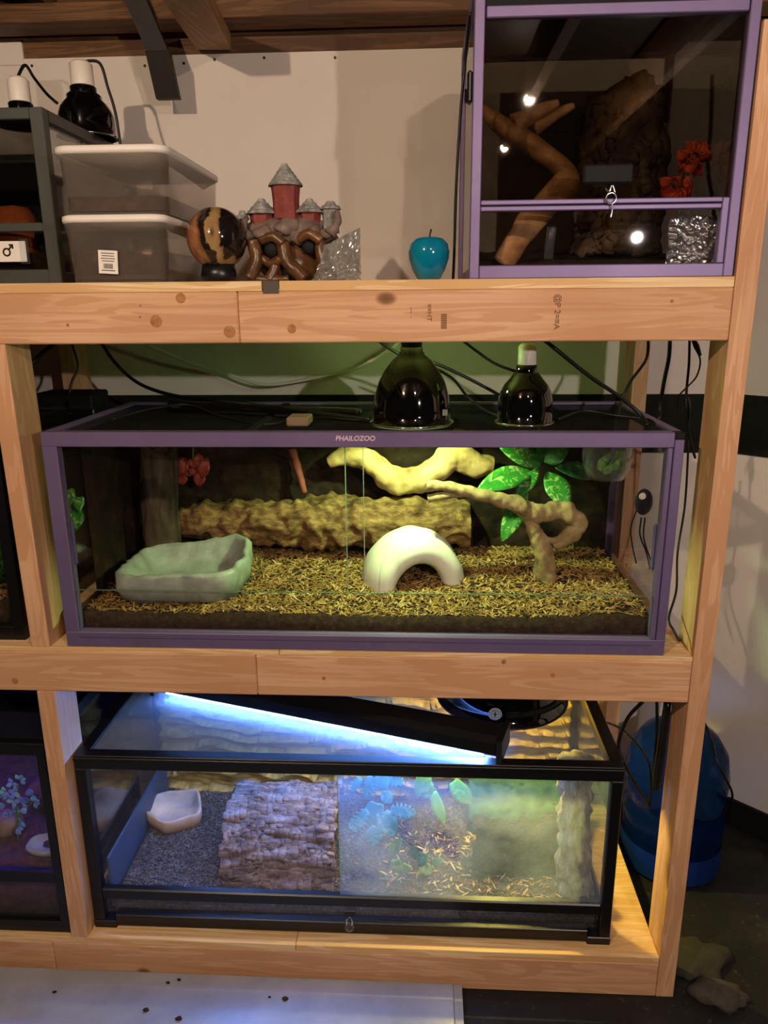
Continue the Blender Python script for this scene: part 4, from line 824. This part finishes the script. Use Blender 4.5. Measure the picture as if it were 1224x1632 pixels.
MB().sphere(at(460, 372, CY+.012), .060, 44, 26, (1.38, .72, .50), .34, 30, 3).build('rock_base', m_rock, cs, True)
for k, a_ in enumerate((((398, 382), (388, 364), (393, 345)), ((526, 374), (537, 355), (538, 336)))):
    MB().tube([at(x, y, CY-.04+.008*q) for q, (x, y) in enumerate(a_)], [.010, .008, .004], 14, 6, .35, 60, seed=k).build('rock_fin', m_rock, cs, True)
for k, (px, py, w) in enumerate(((420, 372, .017), (458, 362, .020), (496, 370, .017), (522, 372, .013), (440, 378, .014), (476, 380, .014))):
    MB().sphere(at(px, py, CY-.028), w, 22, 14, (1.1, .8, .8), .4, 50, k).build('rock_lump', m_rock, cs, True)
e = at(458, 420, CY); MB().sphere((e.x, CY+.012, (PT+at(458, 385, CY).z)/2), .047, 44, 26, (1.45, .80, 1.02), .20, 24, 5).build('root_mass', m_root, cs, True)
for k, (a_, r_) in enumerate(((((402, 384), (408, 415), (398, 444)), .013), (((450, 388), (458, 415), (486, 444)), .014), (((415, 384), (436, 377), (452, 388)), .010), (((418, 412), (432, 420), (448, 412)), .009), (((440, 415), (436, 432), (428, 446)), .011), (((510, 384), (516, 415), (530, 444)), .012), (((476, 382), (494, 374), (512, 384)), .010), (((398, 444), (430, 446), (460, 444)), .008))):
    MB().tube([at(x, y, CY-.036-.004*q) for q, (x, y) in enumerate(a_)], [r_*.85, r_, r_*.9], 14, 8, .25, 40, seed=k).build('root', m_root, cs, True)
for px, py, w in ((433, 397, .015), (492, 393, .013), (462, 434, .014)):
    MB().sphere(at(px, py, CY-.030), w, 18, 10, (1, .45, 1.05)).build('doorway', m_blackm, cs, True)
# crumpled bag
m_bag = glass('grey_bag', (.80, .80, .78), 1.0, .42, (.55, .55, .52), None, .3, .22)
P4 = [at(492, 447, .07), at(570, 447, .07), at(574, 362, .09), at(556, 362, .09)]; zb0 = PT+.001
def bagf(u, v):
    a, b = P4[0].lerp(P4[1], u), at(508, 398, .08).lerp(P4[2], u) if False else at(515, 392, .085).lerp(P4[2], u); p = a.lerp(b, v)
    z = lerp(zb0, p.z, v**.9)
    return (p.x+.004*noise.noise(Vector((u*7, v*9, 1))), p.y-.018*math.sin(PI*u)*math.sin(PI*min(1, v*.9+.1))+.010*noise.noise(Vector((u*9, v*8, 2)))+.006*abs(noise.noise(Vector((u*18, v*14, 4)))), z)
def bagb(u, v): x, y, z = bagf(1-u, v); return (x, .125-.03*v-(y-.085)*.6, z)
o = MB().grid(bagf, 36, 36).grid(bagb, 36, 36).build('plastic_bag', m_bag, None, False, weld=True); tag(o, 'crumpled grey see-through plastic bag leaning on the castle ornament', 'bag')
# strip of grey tape hanging in the plywood gap
gp = MB(); xa, xb = g0+.002, g1-.001
gp.box((xa, -.0012, ZT-.004), (xb, -.0004, PT+.0004)); gp.box((xa, -.0012, PT), (xb, .05, PT+.0008)); tag(gp.build('tape_strip', plain('grey_tape', '#4a3f38', .5)), 'short grey tape strip folded over the gap in the top shelf', 'tape')
# teal apple
ap = thing('apple_ornament', 'glossy teal apple ornament with a dark stem on the top shelf', 'ornament', at(683, 447, .05)); ac = at(683, 447, .05); rr = (at(716, 410, .05).x-at(650, 410, .05).x)/2; hh = at(683, 378, .05).z-PT
mt = NT('teal_glaze'); v = mt.coords((6, 6, 1)); nz = mt.noise(v, 6, 3); m_teal_g = mt.done(mt.bsdf(mt.ramp(nz, [(.35, '#066a88'), (.7, '#0c809c')]), .10, .6, coat=.5))
MB().lathe([(0, .003), (rr*.42, 0), (rr*.58, hh*.04), (rr*.80, hh*.25), (rr*.97, hh*.5), (rr, hh*.66), (rr*.92, hh*.84), (rr*.70, hh*.96), (rr*.45, hh), (rr*.2, hh*.96), (rr*.06, hh*.88), (0, hh*.86)], (ac.x, .05, PT), 40).build('body', m_teal_g, ap, True)
MB().tube([(ac.x, .05, PT+hh*.84), (ac.x+.001, .05, PT+hh*1.0), (ac.x+.004, .05, PT+hh*1.18)], [.0012, .0012, .0018], 8).build('stem', plain('dark_stem', '#1c1712', .6), ap, True)

# ================================================================== TOP LEFT TANK
TX1, TY0, TY1 = -1.238, .14, .60; TX0 = -1.72; TZ1 = at(60, 170, TY0).z
tt = thing('terrarium', 'dark olive-framed tank at the left end of the top shelf with two domes on it', 'terrarium', ((TX0+TX1)/2, TY0, PT))
def tb_(a, b, mat=m_green_frame, name='frame_bar', bevel=.0015): return B(name, a, b, mat, tt, bevel)
for x in (TX0, TX1-.026):
    for y in (TY0, TY1-.022): tb_((x, y, PT), (x+.026, y+.022, TZ1))
    tb_((x, TY0+.022, PT), (x+.026, TY1-.022, PT+.025)); tb_((x, TY0+.022, TZ1-.022), (x+.026, TY1-.022, TZ1), m_black)
for y in (TY0, TY1-.022): tb_((TX0+.026, y, PT), (TX1-.026, y+.022, PT+.03)); tb_((TX0+.026, y, TZ1-.02), (TX1-.026, y+.022, TZ1))
zr_ = at(30, 362, TY0).z; tb_((TX0+.026, TY0, zr_-.008), (TX1-.026, TY0+.018, zr_+.008))
tb_((TX0+.026, TY0+.008, zr_+.008), (TX1-.026, TY0+.012, TZ1-.02), m_glass_dim, 'pane', 0); tb_((TX0+.026, TY0+.008, PT+.03), (TX1-.026, TY0+.012, zr_-.008), m_glass_dim, 'pane', 0)
tb_((TX1-.012, TY0+.022, PT+.025), (TX1-.008, TY1-.022, TZ1-.022), m_glass, 'pane', 0); tb_((TX0+.026, TY1-.014, PT+.03), (TX1-.026, TY1-.01, TZ1-.02), m_blackm, 'back_panel', 0)
tb_((TX0+.026, TY0+.022, TZ1-.012), (TX1-.026, TY1-.022, TZ1-.010), m_screen, 'lid_screen', 0)
lb0, lb1 = at(-30, 385, TY0-.001), at(44, 417, TY0-.001); lbm = tb_((lb0.x, TY0-.002, lb1.z), (lb1.x, TY0-.0008, lb0.z), m_white, 'paper_label', 0); lbm['label'] = 'white paper label with a male sign'
q = at(14, 400, TY0); text('male_sign', '\u2642', (q.x, TY0-.0024, q.z), .022, FRONT, m_black, lbm, .0002, 0, .0003)
o = MB().box((lb1.x-.012, TY0-.0032, lb1.z-.004), (lb1.x+.006, TY0-.0022, lb0.z+.004)).build('clear_tape', m_clear, tt)
zs4 = lambda x, y: PT+.062+.004*noise.noise(Vector((x*20, y*20, 1)))
o = bed('substrate', TX0+.03, TX1-.03, TY0+.024, TY1-.026, PT+.004, zs4, m_soil, 40, 30); tag(o, 'dark bedding filling the bottom of the olive-framed tank', 'bedding', kind='stuff')
oc = at(0, 330, .24); o = MB(); o.lathe([(0, 0), (.05, 0), (.056, .03), (.05, .07), (.03, .10), (.0, .105)], (-1.375, .25, zs4(0, 0)-.006), 28); tag(o.build('clay_pot', mottled('terracotta', [(.3, '#a4512a'), (.7, '#c9703c')], 20, .7), None, True), 'orange clay pot hide inside the olive-framed tank', 'pot')
gp_ = thing('grass_tuft', 'green leafy tuft beside the orange clay pot', 'plant', (-1.30, .22, zs4(0, 0)))
for k in range(10):
    a = random.uniform(0, 6.28); b0 = Vector((-1.30, .22, zs4(0, 0)-.004)); solid(leaf(MB(), b0, b0+Vector((.022*math.cos(a), .022*math.sin(a), random.uniform(.05, .095))), (math.cos(a), math.sin(a), .3), .014, 'oval', .2, 6).build('leaf', m_leafd, gp_, True))
# domes on it
q = at(130, 200, .42); d4 = dome_lamp('dome_lamp', 'black dome lamp with a white socket at the right rear of the olive-framed tank top', (q.x+.012, .42, TZ1+.0005), .060, .088, .030, .058, rounded=True)
q = at(36, 190, .30); d5 = dome_lamp('dome_lamp', 'low black dome lamp with a white socket at the left of the olive-framed tank top', (q.x, .30, TZ1+.0005), .05, .030, .026, .056)
c4 = ORG[d4.name]; c5 = ORG[d5.name]
cable('power_cable', 'black cable arching from the right dome socket down behind the bins', [c4+Vector((0, 0, .150)), at(158, 100, .42), at(172, 140, .42), at(184, 180, .42), at(191, 225, .42), at(196, 262, .43)], .0032)
cable('power_cable', 'black cable looping from the low dome socket to the tank top', [c5+Vector((0, 0, .091)), at(40, 104, .32), at(55, 125, .34), at(75, 150, .38), at(92, 165, .40)], .0032)

# ================================================================== LEFT COLUMN TANKS
def side_tank(label, x0, x1, y0, y1, z0, z1, c=.024, mid=None):
    t_ = thing('terrarium', label, 'terrarium', ((x0+x1)/2, y0, z0)); f = lambda a, b, mat=m_black, n='frame_bar', bv=.0015: B(n, a, b, mat, t_, bv)
    for x in (x0, x1-c):
        for y in (y0, y1-c): f((x, y, z0), (x+c, y+c, z1))
        f((x, y0+c, z0), (x+c, y1-c, z0+.03)); f((x, y0+c, z1-.03), (x+c, y1-c, z1))
    for y in (y0, y1-c): f((x0+c, y, z0), (x1-c, y+c, z0+.03)); f((x0+c, y, z1-.03), (x1-c, y+c, z1))
    zz = z0+.03
    if mid: f((x0+c, y0, mid), (x1-c, y0+c*.8, mid+.03)); f((x0+c, y0+.008, zz), (x1-c, y0+.012, mid), m_glass, 'pane', 0); zz = mid+.03
    f((x0+c, y0+.008, zz), (x1-c, y0+.012, z1-.03), m_glass, 'pane', 0); f((x1-.012, y0+c, z0+.03), (x1-.008, y1-c, z1-.03), m_glass_dim, 'pane', 0)
    f((x0+c, y1-.012, z0+.03), (x1-c, y1-.008, z1-.03), m_blackm, 'back_panel', 0); f((x0+c, y0+c, z0+.003), (x1-c, y1-c, z0+.009), m_blackm, 'floor_panel', 0)
    f((x0+c, y0+c, z1-.008), (x1-c, y1-c, z1-.006), m_screen, 'lid_screen', 0)
    return t_
QX0 = -1.95
side_tank('black-framed tank cut off by the left edge on the middle shelf', QX0, at(40, 1015, .03).x, .03, .47, PM, 1.275)
zs5 = lambda x, y: PM+.075+.02*noise.noise(Vector((x*9, y*9, 3)))
o = bed('substrate', QX0+.03, -1.395, .06, .44, PM+.009, zs5, m_soil, 50, 40); tag(o, 'dark brown bedding in the cut-off tank on the middle shelf', 'bedding', kind='stuff')
o = chips(900, (-1.62, -1.40, .065, .43), zs5, .006, .02, .006).build('bark_chips', m_chip, o); o['kind'] = 'stuff'
fr = thing('fern_plant', 'dim green fern in the cut-off tank on the middle shelf', 'plant', (-1.45, .16, zs5(-1.45, .16)))
for k in range(12):
    a = random.uniform(0, 6.28); b0 = Vector((-1.46, .17, zs5(-1.46, .17)-.004)); solid(leaf(MB(), b0, b0+Vector((.07*math.cos(a), .07*math.sin(a), random.uniform(.08, .16))), (math.cos(a), math.sin(a), .5), .03, 'split', .3, 12).build('leaf', m_leafd, fr, True))
VX1 = at(115, 1485, .012).x; VZ1 = at(70, 1186, .012).z
zmid = at(50, 1400, .012).z
vt = side_tank('black-framed tank lit violet, cut off by the left edge on the bottom shelf', -2.1, min(VX1, -1.336), .012, .47, PBt, VZ1, .022, zmid-.012)
zs6 = lambda x, y: zmid+.022+.02*noise.noise(Vector((x*9, y*9, 5)))+.03*((y-.05)/.4)
o = bed('substrate', -2.07, -1.362, .04, .44, PBt+.009, zs6, mottled('maroon_soil', [(.3, '#2a1418'), (.6, '#4a2a2a'), (.8, '#6b463f')], 60, .9), 60, 40); tag(o, 'maroon brown bedding in the violet-lit tank', 'bedding', kind='stuff')
bp = thing('blue_coral_plant', 'pale blue branching artificial plant in the violet-lit tank', 'plant', at(20, 1330, .12)); m_bl = leafmat('ice_blue_leaf', '#6f8fd0', '#86a8dc', '#7fd0c0', 12)
base_ = at(30, 1350, .12); base_.z = zs6(base_.x, .12)-.004
for (px, py) in ((8, 1262), (20, 1248), (32, 1242), (45, 1258), (55, 1278), (38, 1272), (22, 1276), (8, 1285), (30, 1290), (50, 1268), (15, 1300), (42, 1288), (2, 1270), (25, 1262), (33, 1310), (28, 1320)):
    c_ = at(px, py, .10+random.uniform(-.02, .03)); 
    for k in range(4):
        a = random.uniform(0, 6.28); d_ = Vector((math.cos(a), -.3, math.sin(a))); solid(leaf(MB(), c_, c_+d_*.016, (0, -1, .1), .011, 'oval', .1, 4).build('leaf', m_bl, bp, True))
MB().tube([base_, at(28, 1310, .115), at(26, 1280, .11), at(28, 1250, .105)], .0025, 6).build('stem', m_stem, bp, True)
MB().tube([at(28, 1300, .113), at(45, 1285, .11), at(55, 1275, .105)], .002, 6).build('stem', m_stem, bp, True)
q = at(10, 1345, .10); tag(MB().sphere((q.x-.02, .14, zs6(q.x, .14)+.022), .038, 28, 16, (1.2, .9, .8), .2, 20).build('river_rock', mottled('tan_rock', [(.3, '#5a4434'), (.7, '#8a705a')], 16, .7), None, True), 'rounded tan rock in the violet-lit tank', 'rock')
q = atz(55, 1388, zmid+.03); dish('water_bowl', q.x, .075, zs6(q.x, .07)-.004, .05, .032, .018, m_stoneg, 'shallow green-grey dish at the front of the violet-lit tank', 0, 2.5, .1, None, seed=9)
q = at(60, 1320, .2); lgm = MB(); lgm.tube([(-1.50, .25, zs6(-1.5, .25)+.03), (-1.44, .22, zs6(-1.44, .22)+.035), (-1.385, .20, zs6(-1.39, .2)+.03)], [.04, .045, .035], 24, 10, .2, 24); tag(lgm.build('wood_chunk', mottled('dark_red_wood', [(.3, '#2e1614'), (.7, '#5e322a')], 16, .8), None, True), 'dark reddish wood chunk at the right of the violet-lit tank', 'wood')
vl = thing('light_bar', 'slim black light bar under the lid of the violet-lit tank', 'light', (-1.62, .20, VZ1-.04)); B('housing', (-1.95, .18, VZ1-.028), (-1.40, .24, VZ1-.009), m_black, vl); B('tube', (-1.94, .20, VZ1-.031), (-1.41, .22, VZ1-.0285), emit('violet_tube', '#6a4cff', 50), vl, 0)

# ================================================================== FLOOR THINGS
# water jug
m_jug = NT('blue_jug_plastic'); b_ = m_jug.n('ShaderNodeBsdfPrincipled'); b_.inputs['Base Color'].default_value = hexc('#1c3f86'); b_.inputs['Roughness'].default_value = .08; b_.inputs['Transmission Weight'].default_value = .85; b_.inputs['IOR'].default_value = 1.12; m_jug = m_jug.done(b_.outputs[0])
jc = Vector((.165, .455, .0)); jr_ = .132
jt = thing('water_jug', 'large blue ribbed water jug standing on the floor behind the right post', 'jug', jc)
pr = [(0, .004), (jr_*.80, .0), (jr_*.96, .012), (jr_, .03), (jr_, .085), (jr_*.97, .095), (jr_, .105), (jr_, .165), (jr_*.93, .185), (jr_*.93, .205), (jr_, .225), (jr_, .285), (jr_*.97, .295), (jr_*.98, .305), (jr_*.93, .345), (jr_*.74, .385), (jr_*.45, .415), (jr_*.25, .43), (jr_*.22, .47), (jr_*.22, .485)]
MB().lathe(pr, jc, 48).build('body', m_jug, jt, True); MB().lathe([(jr_*.235, .462), (jr_*.24, .488), (0, .489)], jc, 28).build('cap', plain('blue_cap', '#1f5fa8', .4), jt, True)
MB().lathe([(jr_*1.004, .012), (jr_*1.008, .03), (jr_*1.008, .08), (jr_*1.004, .088)], jc, 48).build('base_band', plain('deep_blue', '#0e2a66', .35), jt, True)
# hanging black adapter and cables in front of the jug
cable('power_cable', 'black cable sweeping round the blue jug to the wall', [at(1122, 1150, .42), at(1135, 1180, .40), at(1142, 1210, .34), at(1156, 1240, .33), at(1167, 1265, .36), at(1163, 1290, .42), at(1157, 1303, .47)], .0032)
cable('power_cable', 'black cable curving left below the middle beam in front of the jug', [at(1024, 1119, .10), at(1000, 1145, .12), at(986, 1185, .13), at(994, 1215, .12), at(1016, 1255, .12), at(1034, 1283, .12)], .004)
cable('power_cable', 'thinner black cable bending from the black tank corner over the jug', [at(968, 1152, .30), at(990, 1162, .25), at(1018, 1190, .16), at(1034, 1215, .13), at(1038, 1250, .12), at(1036, 1286, .115)], .003)
cable('power_cable', 'straight black cable hanging under the middle beam before the jug', [at(1047, 1119, .10), at(1047, 1160, .10), at(1044, 1200, .10), at(1042, 1235, .10)], .0035)
pa, pb_ = at(1064, 1119, .08), at(1045, 1258, .08); 
tag(MB().tube([pa, pa.lerp(pb_, .4), pa.lerp(pb_, .8), pb_], [.008, .009, .010, .008], 12).build('heater_probe', m_black, None, True), 'thick black rod-shaped adapter hanging under the middle beam at the right', 'adapter')
# white board in front of the rack with crumbs on it
m_board = mottled('scuffed_white_board', [(.3, '#838389'), (.6, '#98989e'), (.8, '#a2a2a8')], 6, .28, .5, .03, .001)
br0 = atz(722, 1568, .028)
wbd = thing('white_board', 'scuffed white board lying on the dark floor in front of the rack', 'board', (-1.2, -.3, 0))
B('panel', (-2.4, -.80, .001), (br0.x, -.012, .028), m_board, wbd, .0015); B('edge_trim', (br0.x+.0005, -.80, .001), (br0.x+.020, -.012, .026), plain('grey_trim', '#8b8a8a', .4), wbd, .001)
CRUMB = ['largest dark dirt crumb, rightmost on the scuffed white board', 'dark dirt crumb on the white board, left of the lowest crumb', 'lowest dark dirt crumb on the scuffed white board', 'left one of the two neighbouring crumbs nearest the bottom beam', 'right one of the two neighbouring crumbs nearest the bottom beam', 'tiny dark crumb just left of the largest crumb', 'leftmost dirt crumb on the scuffed white board']
for k, (px, py, r_) in enumerate(((455, 1593, .006), (233, 1611, .006), (285, 1625, .006), (268, 1567, .004), (285, 1562, .004), (430, 1590, .003), (87, 1582, .004))):
    q = atz(px, py, .028); tag(MB().sphere((q.x, q.y, .028+r_*.45), r_, 10, 6, (1.2, .9, .5), .4, 200, k).build('dirt_crumb', m_soil, None, True), CRUMB[k], 'crumb', 'crumbs on the white board')
q = atz(1150, 1590, .0); tag(MB().sphere((q.x, q.y, .008), .05, 30, 16, (1.2, .8, .45), .35, 26, 3).build('stone', mottled('dusty_stone', [(.3, '#2e2a26'), (.7, '#4e4842')], 18, .85), None, True), 'dusty grey stone on the dark floor right of the rack', 'stone')
q = atz(1110, 1530, .0); tag(MB().sphere((q.x, q.y, .004), .07, 34, 16, (1.1, .9, .25), .35, 22, 7).build('cloth', mottled('grey_rag', [(.3, '#252320'), (.7, '#3a3630')], 14, .95), None, True), 'crumpled dark grey rag on the floor beside the right post', 'rag')
